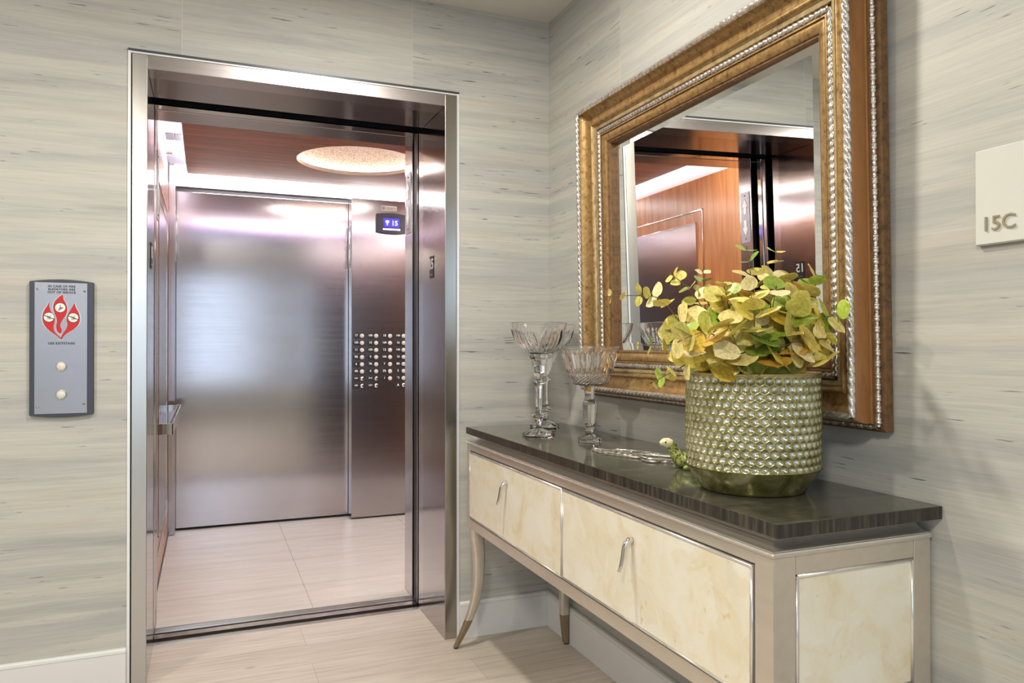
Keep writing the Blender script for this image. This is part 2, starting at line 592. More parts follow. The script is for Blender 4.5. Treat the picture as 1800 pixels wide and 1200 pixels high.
def text_mesh(txt, size, depth, bold=0.0, spacing=1.0, align='CENTER'):
    """returns (verts, faces) of a text in the XY plane, extruded by depth along +Z"""
    cu = bpy.data.curves.new('txt', 'FONT')
    cu.body = txt; cu.size = size; cu.extrude = depth / 2; cu.offset = bold
    cu.align_x = align; cu.align_y = 'CENTER'; cu.space_character = spacing; cu.space_line = 0.9
    cu.resolution_u = 3
    o = bpy.data.objects.new('txt', cu)
    COL.objects.link(o)
    bpy.context.view_layer.update()
    dg = bpy.context.evaluated_depsgraph_get()
    me = o.evaluated_get(dg).to_mesh()
    vs = [tuple(v.co) for v in me.vertices]
    fs = [tuple(p.vertices) for p in me.polygons]
    o.evaluated_get(dg).to_mesh_clear()
    bpy.data.objects.remove(o); bpy.data.curves.remove(cu)
    return vs, fs


def frame_mtx(o, u, v):
    u = Vector(u).normalized(); v = Vector(v).normalized(); n = u.cross(v)
    m = Matrix((u, v, n)).transposed().to_4x4()
    return Matrix.Translation(Vector(o)) @ m


# ------------------------------------------------------------------ dimensions
OX0, OX1, OZ = -1.528, -0.457, 2.128        # clear opening of the lift
FW = 0.047                                   # face width of the steel frame
TX0, TX1, TZ = OX0 - FW - 0.013, OX1 + FW + 0.011, OZ + FW + 0.014

# ------------------------------------------------------------------ room shell
RX0, RY0 = -4.3, -5.6
mb = MB()
mb.box(RX0, TX0, 0, 0.12, 0, H, 'wall')
mb.box(TX1, 0.0, 0, 0.12, 0, H, 'wall')
mb.box(TX0, TX1, 0, 0.12, TZ, H, 'wall')
struct(mb, 'wall_back')
struct(MB().box(0.0, 0.12, RY0, 0.12, 0, H, 'wall'), 'wall_right')
struct(MB().box(RX0 - 0.12, RX0, RY0, 0.12, 0, H, 'wall'), 'wall_left')
mb = MB()
wx0, wx1, wz0, wz1 = -3.1, -0.7, 0.5, 2.35
mb.box(RX0, wx0, RY0 - 0.12, RY0, 0, H, 'wall').box(wx1, 0, RY0 - 0.12, RY0, 0, H, 'wall')
mb.box(wx0, wx1, RY0 - 0.12, RY0, 0, wz0, 'wall').box(wx0, wx1, RY0 - 0.12, RY0, wz1, H, 'wall')
struct(mb, 'wall_front')
mb = MB()
mb.box(wx0, wx1, RY0 - 0.09, RY0 - 0.03, wz0, wz0 + 0.05, 'white').box(wx0, wx1, RY0 - 0.09, RY0 - 0.03, wz1 - 0.05, wz1, 'white')
for q in (wx0, (wx0 + wx1) / 2 - 0.025, wx1 - 0.05):
    mb.box(q, q + 0.05, RY0 - 0.09, RY0 - 0.03, wz0, wz1, 'white')
struct(mb, 'window_1')
struct(MB().box(RX0, 0.0, RY0, 0.0, -0.06, 0, 'plank').box(OX0, OX1, 0.0, 0.372, -0.06, 0, 'plank'), 'floor')
struct(MB().box(RX0, 0.0, RY0, 0.12, H, H + 0.08, 'ceiling'), 'ceiling')


def baseboard(name, x0, x1, y0, y1, along):
    mb = MB()
    prof = [(0, 0), (0.016, 0), (0.016, 0.127), (0.013, 0.127), (0.013, 0.129), (0.0155, 0.131), (0.0145, 0.139), (0.010, 0.143), (0, 0.143)]
    if along == 'x':
        vs = [(x0, y0 - d, z) for d, z in prof] + [(x1, y0 - d, z) for d, z in prof]
    else:
        vs = [(x0 - d, y0, z) for d, z in prof] + [(x0 - d, y1, z) for d, z in prof]
    n = len(prof)
    fs = [tuple(range(n)), tuple(range(n, 2 * n))[::-1]] + [(i, (i + 1) % n, n + (i + 1) % n, n + i) for i in range(n)]
    mb.add(vs, fs, 'white')
    struct(mb, name)


baseboard('baseboard_back', RX0, TX0 - 0.001, 0, 0, 'x')
baseboard('baseboard_back_right', TX1 + 0.001, -0.0165, 0, 0, 'x')
baseboard('baseboard_right', 0, 0, RY0, -0.0002, 'y')

# slim reveal trim round the lift frame
mb = MB()
for a, b in ((TX0, TX0 + 0.009), (TX1 - 0.009, TX1)):
    mb.box(a, b, -0.004, 0.10, 0.0, TZ, 'trimalu')
mb.box(TX0, TX1, -0.006, 0.10, TZ - 0.007, TZ, 'dgrey').box(TX0 + 0.009, TX1 - 0.009, -0.003, 0.10, OZ + FW + 0.0005, TZ - 0.0072, 'trimalu')  # dark grey top strip stands for the shadow line over the trim
mb.box(TX0 + 0.009, OX0 - FW, 0.02, 0.03, 0, TZ - 0.009, 'black').box(OX1 + FW, TX1 - 0.009, 0.02, 0.03, 0, TZ - 0.009, 'black')
struct(mb, 'trim_1')

# dark lift shaft round the car
mb = MB()
mb.box(-1.95, -1.90, 0.125, 2.75, -0.3, 2.9, 'shaft').box(0.62, 0.67, 0.125, 2.75, -0.3, 2.9, 'shaft')
mb.box(-1.95, 0.67, 2.70, 2.75, -0.3, 2.9, 'shaft').box(-1.95, 0.67, 0.125, 2.75, 2.85, 2.9, 'shaft')
mb.box(-1.95, 0.67, 0.125, 2.75, -0.35, -0.3, 'shaft')
mb.box(-1.95, OX0 - 0.06, 0.125, 0.14, -0.3, 2.9, 'shaft').box(OX1 + 0.06, 0.67, 0.125, 0.14, -0.3, 2.9, 'shaft')
mb.box(OX0 - 0.06, OX1 + 0.06, 0.125, 0.14, OZ + 0.06, 2.9, 'shaft')
struct(mb, 'wall_shaft')

# ------------------------------------------------------------------ lift door frame
LF = thing('elevator_surround', 'brushed stainless steel frame around the open elevator doorway in the streaked wall', 'elevator door frame', (-1.0, 0.15, 0))
JB = 0.325
MB().box(OX0 - FW, OX0, -0.002, 0.10, 0, OZ + FW, 'steel_v').box(OX0 - 0.02, OX0 + 0.0006, 0.0, JB, 0, OZ, 'steel_dark').build('left_jamb', LF, 0.0012)
MB().box(OX1, OX1 + FW, -0.002, 0.10, 0, OZ + FW, 'steel_v').box(OX1 - 0.0006, OX1 + 0.02, 0.0, JB, 0, OZ, 'steel_dark').build('right_jamb', LF, 0.0012)
MB().box(OX0 + 0.0005, OX1 - 0.0005, -0.0015, 0.10, OZ, OZ + FW, 'steel_h').box(OX0 + 0.001, OX1 - 0.001, 0.0, JB, OZ + 0.0004, OZ + 0.02, 'steel_soffit').build('header', LF, 0.0012)
# second, narrower return behind the right jamb and the black door slots
MB().box(OX1 + 0.001, OX1 + 0.02, JB + 0.001, JB + 0.075, 0, OZ, 'steel_h').build('door_return', LF, 0.001)
MB().box(OX0 - 0.02, OX0 - 0.001, JB + 0.001, JB + 0.05, 0, OZ, 'steel_h').build('door_return', LF, 0.001)
MB().box(-1.545, -1.5285, 0.465, 0.498, 0.004, 2.135, 'steel_pol').box(-1.546, -1.530, 0.435, 0.460, 0.004, 2.135, 'steel_h').build('door_edge', LF, 0.002)
MB().box(-0.451, -0.435, 0.452, 0.499, 0.004, 2.135, 'black').box(-0.4505, -0.445, 0.444, 0.451, 0.004, 2.135, 'steel_pol').build('door_edge', LF, 0.001)
mb = MB()
mb.box(OX0 - 0.1, OX1 + 0.1, 0.44, 0.497, OZ + 0.012, OZ + 0.045, 'track').box(OX0 - 0.1, OX1 + 0.1, 0.44, 0.499, OZ + 0.006, OZ + 0.012, 'steel_pol')
mb.box(OX0 - 0.1, OX1 + 0.1, 0.34, 0.499, OZ + 0.046, OZ + 0.12, 'shaft')
mb.build('door_track', LF)
mb = MB()
mb.box(OX0 - 0.02, OX1 + 0.02, 0.372, 0.404, -0.03, 0.001, 'alu')
for k in range(3):
    mb.box(OX0 - 0.02, OX1 + 0.02, 0.376 + k * 0.009, 0.380 + k * 0.009, 0.0, 0.0022, 'alu')
mb.box(OX0 - 0.12, OX1 + 0.1, 0.446, 0.490, -0.04, 0.0, 'alu').box(OX0 - 0.12, OX1 + 0.1, 0.490, 0.499, -0.05, -0.02, 'black').box(OX0 - 0.12, OX1 + 0.1, 0.404, 0.446, -0.05, -0.03, 'black')
mb.build('sill', LF)


def floor_plate(jx, sgn, yc):
    mb = MB()
    x = jx + sgn * 0.0008
    mb.box(min(x, x + sgn * 0.0025), max(x, x + sgn * 0.0025), yc - 0.026, yc + 0.026, 1.455, 1.548, 'inkblack')
    vs, fs = text_mesh('15', 0.062, 0.001, 0.0008)
    mt = frame_mtx((x + sgn * 0.0031, yc, 1.512), (0, sgn, 0), (0, 0, 1))
    mb.add(vs, fs, 'pwhite', False, mt)
    # raised braille dots
    for q in range(3):
        mb.cyl((x + sgn * 0.0024, yc - 0.012 + q * 0.012, 1.470), 0.0016, (sgn, 0, 0), 0.001, 'pwhite', 8)
    return mb


jl = [c for c in LF.children if c.name.startswith('left_jamb')][0]
jr = [c for c in LF.children if c.name.startswith('right_jamb')][0]
jl.location = (0, 0, 0)
o = floor_plate(OX1, -1, 0.185).build('floor_number_plate', jr, 0.0)
o['label'] = 'black plate with a raised white 15'
o = floor_plate(OX0, 1, 0.185).build('floor_number_plate', jl, 0.0)
o['label'] = 'black plate with a raised white 15'

# ------------------------------------------------------------------ lift car
CX0, CX1, CY0, CY1 = -1.556, 0.47, 0.66, 2.325
CAR = thing('elevator_car', 'lit elevator car standing open, steel rear doors, cherry wood side walls, tiled floor', 'elevator', (-0.54, 1.49, 0))
MB().box(CX0 - 0.03, CX1 + 0.03, 0.566, CY1 + 0.06, -0.06, 0, 'tile').build('car_floor', CAR)
mb = MB()
mb.box(OX0 - 0.12, OX1 + 0.3, 0.501, 0.566, -0.04, 0.001, 'alu')
for k in range(4):
    mb.box(OX0 - 0.12, OX1 + 0.3, 0.512 + k * 0.013, 0.515 + k * 0.013, 0.0, 0.003, 'alu')
mb.build('car_sill', CAR)
mb = MB()
mb.box(CX0 - 0.03, CX1 + 0.03, CY1 + 0.04, CY1 + 0.06, 2.184, 2.46, 'cove')
mb.box(CX0 - 0.03, CX0 - 0.012, 0.56, CY1 + 0.06, 2.165, 2.46, 'cove').box(CX1 + 0.012, CX1 + 0.03, 0.56, CY1 + 0.06, 2.165, 2.46, 'cove')
mb.box(CX0 - 0.03, CX1 + 0.03, 0.56, 0.58, 2.20, 2.46, 'cove').box(CX0 - 0.03, CX1 + 0.03, 0.56, CY1 + 0.06, 2.46, 2.48, 'cove')
mb.box(CX0, CX1, CY1, CY1 + 0.04, 2.184, 2.46, 'cove')
mb.build('cove', CAR)


def side_wall(x, s):
    """s=+1 faces +x"""
    mb = MB()
    mb.box(min(x, x - s * 0.025), max(x, x - s * 0.025), 0.665, CY1 - 0.13, 0.015, 2.165, 'cherry')
    w = mb.build('side_wall', CAR, 0.001)
    y0, y1, z0, z1 = 1.05, 2.02, 0.17, 1.97
    mb = MB()
    for inset, r in ((0.0, 0.006), (0.075, 0.007)):
        a0, a1, b0, b1 = y0 + inset, y1 - inset, z0 + inset, z1 - inset
        xa, xb = min(x - s * 0.004, x + s * r), max(x - s * 0.004, x + s * r)
        mb.box(xa, xb, a0, a0 + 0.009, b0, b1, 'steel_pol').box(xa, xb, a1 - 0.009, a1, b0, b1, 'steel_pol')
        mb.box(xa, xb, a0, a1, b0, b0 + 0.009, 'steel_pol').box(xa, xb, a0, a1, b1 - 0.009, b1, 'steel_pol')
    mb.build('panel_moulding', w, 0.001)['label'] = 'thin polished steel moulding lines'
    MB().box(min(x - s * 0.01, x + s * 0.003), max(x - s * 0.01, x + s * 0.003), y0 + 0.084, y1 - 0.084, z0 + 0.084, z1 - 0.084, 'steel_door').build('steel_inset', w)
    MB().box(min(x - s * 0.01, x + s * 0.004), max(x - s * 0.01, x + s * 0.004), 0.665, CY1 - 0.13, 0.001, 0.018, 'dgrey').build('kick_strip', w)
    return w


side_wall(CX0, 1)
side_wall(CX1, -1)
# handrail on the left wall
xr = -1.483
mb = MB()
mb.box(xr, xr + 0.006, 0.86, 2.02, 0.768, 0.818, 'steel_pol')
mb.box(CX0, xr + 0.006, 0.86, 0.866, 0.768, 0.818, 'steel_pol').box(CX0, xr + 0.006, 2.014, 2.02, 0.768, 0.818, 'steel_pol')
mb.box(CX0, xr - 0.02, 0.866, 2.014, 0.790, 0.797, 'steel_pol')
mb.build('handrail', CAR, 0.001)

# front returns of the car
MB().box(OX1 + 0.003, CX1 + 0.02, 0.525, 0.66, 0.002, 2.20, 'steel_h').build('front_return', CAR, 0.0015)
MB().box(CX0 - 0.02, OX0 - 0.002, 0.555, 0.66, 0.002, 2.20, 'steel_h').build('front_return', CAR, 0.0015)
MB().box(OX0 - 0.02, OX1 + 0.02, 0.503, 0.66, 2.132, 2.20, 'steel_h').build('front_transom', CAR, 0.0015)

# rear doors and rear return with the buttons
mb = MB()
mb.box(CX0 + 0.04, -0.436, CY1, CY1 + 0.03, 0.012, 2.150, 'steel_door')
mb.build('rear_door', CAR, 0.001)
MB().box(CX0, CX1, CY1 + 0.031, CY1 + 0.04, 0.0, 2.184, 'black').box(CX0 + 0.04, -0.43, CY1 + 0.02, CY1 + 0.03, 2.150, 2.184, 'black').build('door_header_slot', CAR)
rl = MB().box(CX0, CX0 + 0.039, CY1 - 0.125, CY1 + 0.02, 0.003, 2.165, 'steel_h').build('rear_return', CAR, 0.0015)
MB().box(CX0 + 0.0395, -0.434, CY1 - 0.01, CY1 + 0.012, 0.0, 0.006, 'black').build('rear_sill', CAR)

CP = MB().box(-0.434, CX1, 2.20, CY1 + 0.03, 0.012, 2.165, 'steel_h').build('control_panel', CAR, 0.0015)


def lantern(x, sgn, y0, y1, zt, zb, parent):
    mb = MB()
    xx = lambda d: x + sgn * d
    mb.box(min(xx(0), xx(0.003)), max(xx(0), xx(0.003)), y0, y1, zb, zt, 'station')
    yc = (y0 + y1) / 2; w = (y1 - y0) * 0.30; hh = (zt - zb)
    for up in (1, -1):
        zc = (zt + zb) / 2 + up * hh * 0.21
        a = hh * 0.15
        P = [(-w * .45, -a), (w * .45, -a), (w * .45, 0), (w, 0), (0, a), (-w, 0), (-w * .45, 0)]
        P = [(p, q * up) for p, q in P]
        mb.prism(P, ((xx(0.003), yc, zc), (0, 1, 0), (0, 0, 1), (sgn, 0, 0)), 0.003, 'pwhite')
    for z in (zt - 0.02, zb + 0.02):
        mb.cyl((xx(0.003), yc, z), 0.004, (sgn, 0, 0), 0.002, 'black', 10)
    o = mb.build('lantern', parent)
    o['label'] = 'white up and down arrows on a steel plate'
    return o


fr = [c for c in CAR.children if c.name.startswith('front_return')]
frR, frL = fr[0], fr[1]
lantern(-0.434, -1, 2.215, 2.31, 1.985, 1.70, CP)
lantern(CX0 + 0.039, 1, 2.215, 2.31, 1.985, 1.70, rl)
lantern(OX1 + 0.003, -1, 0.545, 0.635, 1.985, 1.70, frR)
lantern(OX0 - 0.002, 1, 0.57, 0.645, 1.985, 1.70, frL)

# display
mb = MB()
zc, xc, yf = 2.005, -0.1655, 2.198
P = []
wd, hd = 0.105, 0.062
for k in range(9):
    u = -1 + 2 * k / 8
    P.append((u * wd, hd + 0.010 * (1 - u * u)))
for k in range(9):
    u = 1 - 2 * k / 8
    P.append((u * wd, -hd - 0.010 * (1 - u * u)))
mb.prism(P, ((xc, yf, zc), (1, 0, 0), (0, 0, 1), (0, -1, 0)), 0.014, 'dgrey')
dp = mb.build('floor_display', CP, 0.002)
dp['label'] = 'grey display unit reading 15'
mb = MB()
mb.box(xc - 0.075, xc + 0.075, yf - 0.0165, yf - 0.014, zc - 0.05, zc + 0.05, 'dgrey')
mb.box(xc - 0.055, xc + 0.05, yf - 0.018, yf - 0.0165, zc - 0.026, zc + 0.034, 'screen')
vs, fs = text_mesh('15', 0.046, 0.0008, 0.0008)
mb.add(vs, fs, 'screen_txt', False, frame_mtx((xc + 0.02, yf - 0.0186, zc + 0.002), (1, 0, 0), (0, 0, 1)))
mb.prism([(-0.013, 0.016), (0.013, 0.016), (0.012, 0.004), (0.004, -0.003), (0.004, -0.016), (-0.004, -0.016), (-0.004, -0.003), (-0.012, 0.004)],
         ((xc - 0.03, yf - 0.018, zc + 0.003), (1, 0, 0), (0, 0, 1), (0, -1, 0)), 0.0008, 'screen_txt')
mb.box(xc - 0.062, xc + 0.058, yf - 0.024, yf - 0.0165, zc - 0.047, zc - 0.036, 'steel_pol')
mb.build('display_screen', CP, 0.0)
# small plate with an emblem over the display
mb = MB()
mb.box(-0.235, -0.125, 2.1975, 2.20, 2.093, 2.128, 'pwhite')
R = []
mt = frame_mtx((-0.217, 2.197, 2.1105), (1, 0, 0), (0, 0, 1))
mb.grid(lambda a, b: (0.010 * math.cos(2 * PI * a) * (1 - .22 * b), 0.010 * math.sin(2 * PI * a) * (1 - .22 * b), 0.001), 24, 1, 'dgrey', cu=True, mtx=mt)
mb.prism([(-0.004, -0.003), (0.004, -0.003), (0, 0.006)], ((-0.217, 2.197, 2.1105), (1, 0, 0), (0, 0, 1), (0, -1, 0)), 0.001, 'dgrey')
mb.box(-0.198, -0.135, 2.1968, 2.1976, 2.113, 2.117, 'acryl_edge').box(-0.198, -0.155, 2.1968, 2.1976, 2.103, 2.107, 'acryl_edge')
mb.build('maker_plate', CP)

# buttons: black plates with a numeral and a round button
rows = [['17', '18R', '18', '19R'], ['15R', '15', '16R', '16'], ['11', '12R', '12', '14R'], ['9R', '9', '10R', '10'],
        ['6', '7R', '7', '8R'], ['4R', '4', '5R', '5'], ['<>', '><', '1', '*2'], ['<I>', '>I<', None, 'A']]
bx = [-0.385, -0.289, -0.193, -0.098]
for r, row in enumerate(rows):
    for c, tx in enumerate(row):
        if tx is None:
            continue
        x0 = bx[c]; z = 1.236 - r * 0.0483
        mb = MB()
        w_, h_ = 0.024, 0.0175
        P = [(-w_ + h_ * math.cos(a), h_ * math.sin(a)) for a in [PI / 2 + PI * k / 8 for k in range(9)]]
        P += [(w_ + h_ * math.cos(a), h_ * math.sin(a)) for a in [-PI / 2 + PI * k / 8 for k in range(9)]]
        mb.prism(P, ((x0, 2.2, z), (1, 0, 0), (0, 0, 1), (0, -1, 0)), 0.003, 'inkblack')
        if tx == 'A':
            mb.prism([(-.009, -.007), (.009, -.007), (0, .009)], ((x0 - 0.018, 2.197, z + 0.003), (1, 0, 0), (0, 0, 1), (0, -1, 0)), 0.0008, 'pwhite')
        else:
            vs, fs = text_mesh(tx, 0.021 if len(tx) < 3 else 0.018, 0.0008, 0.0006)
            mb.add(vs, fs, 'pwhite', False, frame_mtx((x0 - 0.018, 2.1966, z + 0.003), (1, 0, 0), (0, 0, 1)))
        mt = frame_mtx((x0 + 0.020, 2.197, z), (1, 0, 0), (0, 0, 1))
        mb.lathe([(0.0142, 0), (0.0142, 0.005), (0.012, 0.007), (0.0, 0.008)], 'cream_btn' if r < 6 or tx in ('1', '*2') else 'nickel', 20, mt)
        mb.build('button', CP)

# dropped wooden ceiling with a round dome
PX0, PX1, PY0, PY1, PZ = -1.447, 0.36, 0.78, 2.15, 2.232
DC = (-0.525, 1.47); DR = 0.345
mb = MB()
N = 64
ring = [(DC[0] + DR * math.cos(2 * PI * k / N), DC[1] + DR * math.sin(2 * PI * k / N)) for k in range(N)]


def edgept(a):
    dx, dy = math.cos(a), math.sin(a)
    ts = []
    if dx > 1e-9: ts.append((PX1 - DC[0]) / dx)
    if dx < -1e-9: ts.append((PX0 - DC[0]) / dx)
    if dy > 1e-9: ts.append((PY1 - DC[1]) / dy)
    if dy < -1e-9: ts.append((PY0 - DC[1]) / dy)
    t = min(ts)
    return (DC[0] + dx * t, DC[1] + dy * t)


angs = sorted([2 * PI * k / N for k in range(N)] + [math.atan2(y - DC[1], x - DC[0]) % (2 * PI) for x in (PX0, PX1) for y in (PY0, PY1)])
for zz, flip in ((PZ, False), (PZ + 0.022, True)):
    vs = []
    for a in angs:
        vs.append((DC[0] + DR * math.cos(a), DC[1] + DR * math.sin(a), zz)); e = edgept(a); vs.append((e[0], e[1], zz))
    n = len(angs)
    mb.add(vs, [(2 * i, 2 * i + 1, 2 * ((i + 1) % n) + 1, 2 * ((i + 1) % n)) for i in range(n)], 'cherry_c')
mb.grid(lambda a, b: (DC[0] + DR * math.cos(2 * PI * a), DC[1] + DR * math.sin(2 * PI * a), PZ + 0.022 * b), 64, 1, 'steel_pol', cu=True)
for (x0, x1, y0, y1) in ((PX0 - 0.004, PX0, PY0, PY1), (PX1, PX1 + 0.004, PY0, PY1), (PX0 - .004, PX1 + .004, PY0 - 0.004, PY0), (PX0 - .004, PX1 + .004, PY1, PY1 + 0.004)):
    mb.box(x0, x1, y0, y1, PZ, PZ + 0.022, 'steel_pol')
CE = mb.build('ceiling_panel', CAR, 0.0, fix=False)
CE['label'] = 'dropped cherry wood ceiling panel'
# dome
m = mat('stippled_gold_dome', (0.55, 0.40, 0.24), 0.55, 0.25); M['dome'] = m
t = NT(m)
nn = t.noise(t.coord(), 220, 2, 0.5)
t.set('Base Color', t.ramp(nn, [(0.35, (0.16, 0.10, 0.065)), (0.6, (0.50, 0.40, 0.32))]))
t.bump(nn, 0.5, 0.002)
RD = DR + 0.035
mb = MB()
mb.grid(lambda a, b: (DC[0] + RD * math.cos(2 * PI * a) * math.cos(b * PI / 2 * 0.999), DC[1] + RD * math.sin(2 * PI * a) * math.cos(b * PI / 2 * 0.999), PZ + 0.024 + 0.16 * math.sin(b * PI / 2)), 64, 14, 'dome', cu=True)
mb.build('dome', CE)
mb = MB()
mb.tube([(DC[0] + (DR + 0.018) * math.cos(2 * PI * k / 64), DC[1] + (DR + 0.018) * math.sin(2 * PI * k / 64), PZ + 0.034) for k in range(64)], 0.006, 'led_dome', 6, closed=True)
mb.build('dome_light_ring', CE)
# cove light strips lying on top of the panel edge
mb = MB()
e = 0.03
mb.box(PX0 + e, PX1 - e, PY1 - e - .012, PY1 - e, PZ + 0.024, PZ + 0.05, 'led').box(PX0 + e, PX1 - e, PY0 + e, PY0 + e + .012, PZ + 0.024, PZ + 0.05, 'led')
mb.box(PX0 + e, PX0 + e + .012, PY0 + e, PY1 - e, PZ + 0.024, PZ + 0.05, 'led').box(PX1 - e - .012, PX1 - e, PY0 + e, PY1 - e, PZ + 0.024, PZ + 0.05, 'led')
mb.build('cove_light', CE)
MB().box(-1.45, -0.1, 0.6615, 0.665, 2.176, 2.182, 'violet').build('violet_indicator_light', CAR)
# metal service strip with two vents at the left ceiling edge
mb = MB()
mb.box(CX0 - 0.01, PX0 + 0.01, 0.585, 2.32, 2.322, 2.332, 'lav')
mb.box(CX0 + 0.010, CX0 + 0.048, 1.58, 1.72, 2.3195, 2.3225, 'shaft').box(CX0 + 0.054, CX0 + 0.092, 1.58, 1.72, 2.3195, 2.3225, 'shaft')
for k in range(2):
    mb.cyl((CX0 + 0.0, 1.95 + 0.3 * k, 2.30), 0.006, (1, 0, 0), 0.03, 'steel_pol', 10)
mb.build('vent_strip', CE)

# ------------------------------------------------------------------ hall call station
CS = thing('elevator_call_station', 'steel call plate with red flame emblem and two round buttons on the left wall', 'elevator button panel', (-1.782, 0, 1.16))


def cs(px, py):
    """face coordinates: metres right of centre, metres above base"""
    return (-1.858 + (px - 181) * 0.000381, 1.379 - (py - 110) * 0.000443)


P = []
for k in range(11):
    u = -1 + 2 * k / 10
    P.append((-1.780 + u * 0.0925, 1.382 + 0.008 * (1 - u * u)))
for k in range(11):
    u = 1 - 2 * k / 10
    P.append((-1.780 + u * 0.0925, 0.943 - 0.008 * (1 - u * u)))
hs = MB().prism(P, ((0, 0, 0), (1, 0, 0), (0, 0, 1), (0, -1, 0)), 0.012, 'dgrey').build('housing', CS, 0.002)
fp = MB().box(-1.858, -1.706, -0.0145, -0.011, 0.947, 1.379, 'station').build('faceplate', CS, 0.001)
YF = -0.0146
for x, z in ((-1.849, 1.356), (-1.714, 1.352), (-1.849, 0.972), (-1.716, 0.977)):
    mb = MB()
    mb.lathe([(0.0042, 0), (0.0038, 0.0014), (0, 0.0020)], 'steel_pol', 14, frame_mtx((x, YF, z), (1, 0, 0), (0, 0, 1)))
    mb.box(x - 0.003, x + 0.003, YF - 0.0024, YF - 0.0018, z - 0.0006, z + 0.0006, 'black')
    mb.build('screw', CS)
for z in (1.103, 1.010):
    mb = MB()
    mt = frame_mtx((-1.781, YF, z), (1, 0, 0), (0, 0, 1))
    mb.lathe([(0.0165, 0), (0.0165, 0.003), (0.0135, 0.004), (0.0130, 0.001)], 'steel_pol', 32, mt, cap=False)
    mb.lathe([(0.0128, 0), (0.0128, 0.0045), (0.011, 0.0058), (0, 0.0064)], 'cream_btn', 32, mt)
    mb.build('call_button', CS)['label'] = 'round ivory button with steel ring'


def smooth_poly(pts, it=2):
    for _ in range(it):
        q = []
        n = len(pts)
        for i in range(n):
            a, b = pts[i], pts[(i + 1) % n]
            q.append((a[0] * .75 + b[0] * .25, a[1] * .75 + b[1] * .25)); q.append((a[0] * .25 + b[0] * .75, a[1] * .25 + b[1] * .75))
        pts = q
    return pts


FL = [[(293, 252), (290, 285), (303, 325), (330, 352), (336, 395), (322, 440), (332, 478), (358, 503), (383, 522), (383, 535), (345, 502), (288, 466), (250, 422), (238, 370), (252, 318), (278, 283), (291, 255)],
      [(393, 196), (398, 235), (420, 268), (429, 312), (418, 352), (388, 392), (371, 430), (384, 455), (386, 480), (374, 493), (348, 472), (342, 430), (352, 392), (333, 345), (318, 300), (326, 258), (352, 225), (390, 198)],
      [(483, 258), (490, 292), (515, 332), (526, 380), (512, 425), (470, 462), (425, 485), (398, 508), (384, 537), (378, 522), (390, 490), (418, 455), (430, 420), (418, 385), (430, 342), (458, 300), (481, 262)]]
mb = MB()
for P in FL:
    cx = sum(p[0] for p in P) / len(P); cy = sum(p[1] for p in P) / len(P)
    big = [cs(cx + (p[0] - cx) * 1.13, cy + (p[1] - cy) * 1.045) for p in P]
    fr_ = ((0, YF, 0), (1, 0, 0), (0, 0, 1), (0, -1, 0))
    mb.prism(smooth_poly(big, 1), fr_, 0.0003, 'cyan')
mb.build('emblem_outline', CS)
mb = MB()
for P in FL:
    mb.prism(smooth_poly([cs(*p) for p in P], 1), ((0, YF, 0), (1, 0, 0), (0, 0, 1), (0, -1, 0)), 0.0007, 'red')
mb.build('flame_emblem', CS)['label'] = 'three red flames'
mb = MB()
for i, (cx, cy) in enumerate(((374, 296), (290, 368), (472, 370))):
    c = cs(cx, cy)
    mt = frame_mtx((c[0], YF - 0.0007, c[1]), (1, 0, 0), (0, 0, 1))
    mb.lathe([(0.0160, 0), (0.0160, 0.0004)], 'inkblack', 32, mt)
    mb.lathe([(0.0148, 0), (0.0148, 0.0006)], 'pwhite', 32, mt)
    y = YF - 0.0013
    F = lambda: ((c[0], y, c[1]), (1, 0, 0), (0, 0, 1), (0, -1, 0))
    if i == 0:   # running figure on a stair
        mb.prism([(-.001, .003), (.002, .002), (.001, -.003), (-.002, -.002)], F(), 0.0004, 'inkblack')
        mb.prism([(.0, .009), (.002, .007), (.0, .005), (-.002, .007)], F(), 0.0004, 'inkblack')
        mb.prism([(-.006, -.008), (.008, .001), (.009, -.001), (-.005, -.010)], F(), 0.0004, 'inkblack')
        mb.prism([(.001, .003), (.006, .001), (.006, .0), (.001, .001)], F(), 0.0004, 'inkblack')
        mb.prism([(-.002, -.002), (-.005, -.004), (-.004, -.005), (.0, -.003)], F(), 0.0004, 'inkblack')
    else:
        for q in (-0.005, 0.004):
            mb.prism([(q, -.008), (q + .0012, -.008), (q + .0012, .008), (q, .008)], F(), 0.0003, 'dgrey')
        mb.prism([(-.001, -.007), (.0015, -.007), (.0015, .004), (-.001, .004)], F(), 0.0003, 'inkblack' if i == 2 else 'dgrey')
        s_ = 1 if i == 2 else 1
        mb.prism([(-.0148, .005 * s_), (-.0135, .0068 * s_), (.0148, -.005 * s_), (.0135, -.0068 * s_)], F(), 0.0006, 'inkblack')
mb.build('pictogram', CS)['label'] = 'round white pictograms of stairs and lifts'
mb = MB()
for tx, z in (('IN CASE OF FIRE', 1.3665), ('ELEVATORS ARE', 1.3565), ('OUT OF SERVICE', 1.3465)):
    vs, fs = text_mesh(tx, 0.0098, 0.0004, 0.00035, 1.10)
    mb.add(vs, fs, 'inkblack', False, frame_mtx((-1.7805, YF - 0.0002, z), (1, 0, 0), (0, 0, 1)))
mb.build('lettering', CS)['label'] = 'IN CASE OF FIRE ELEVATORS ARE OUT OF SERVICE'
mb = MB()
vs, fs = text_mesh('USE EXITSTAIRS', 0.0098, 0.0004, 0.00035, 1.12)
mb.add(vs, fs, 'inkblack', False, frame_mtx((-1.7805, YF - 0.0002, 1.1785), (1, 0, 0), (0, 0, 1)))
mb.build('lettering', CS)['label'] = 'USE EXITSTAIRS'

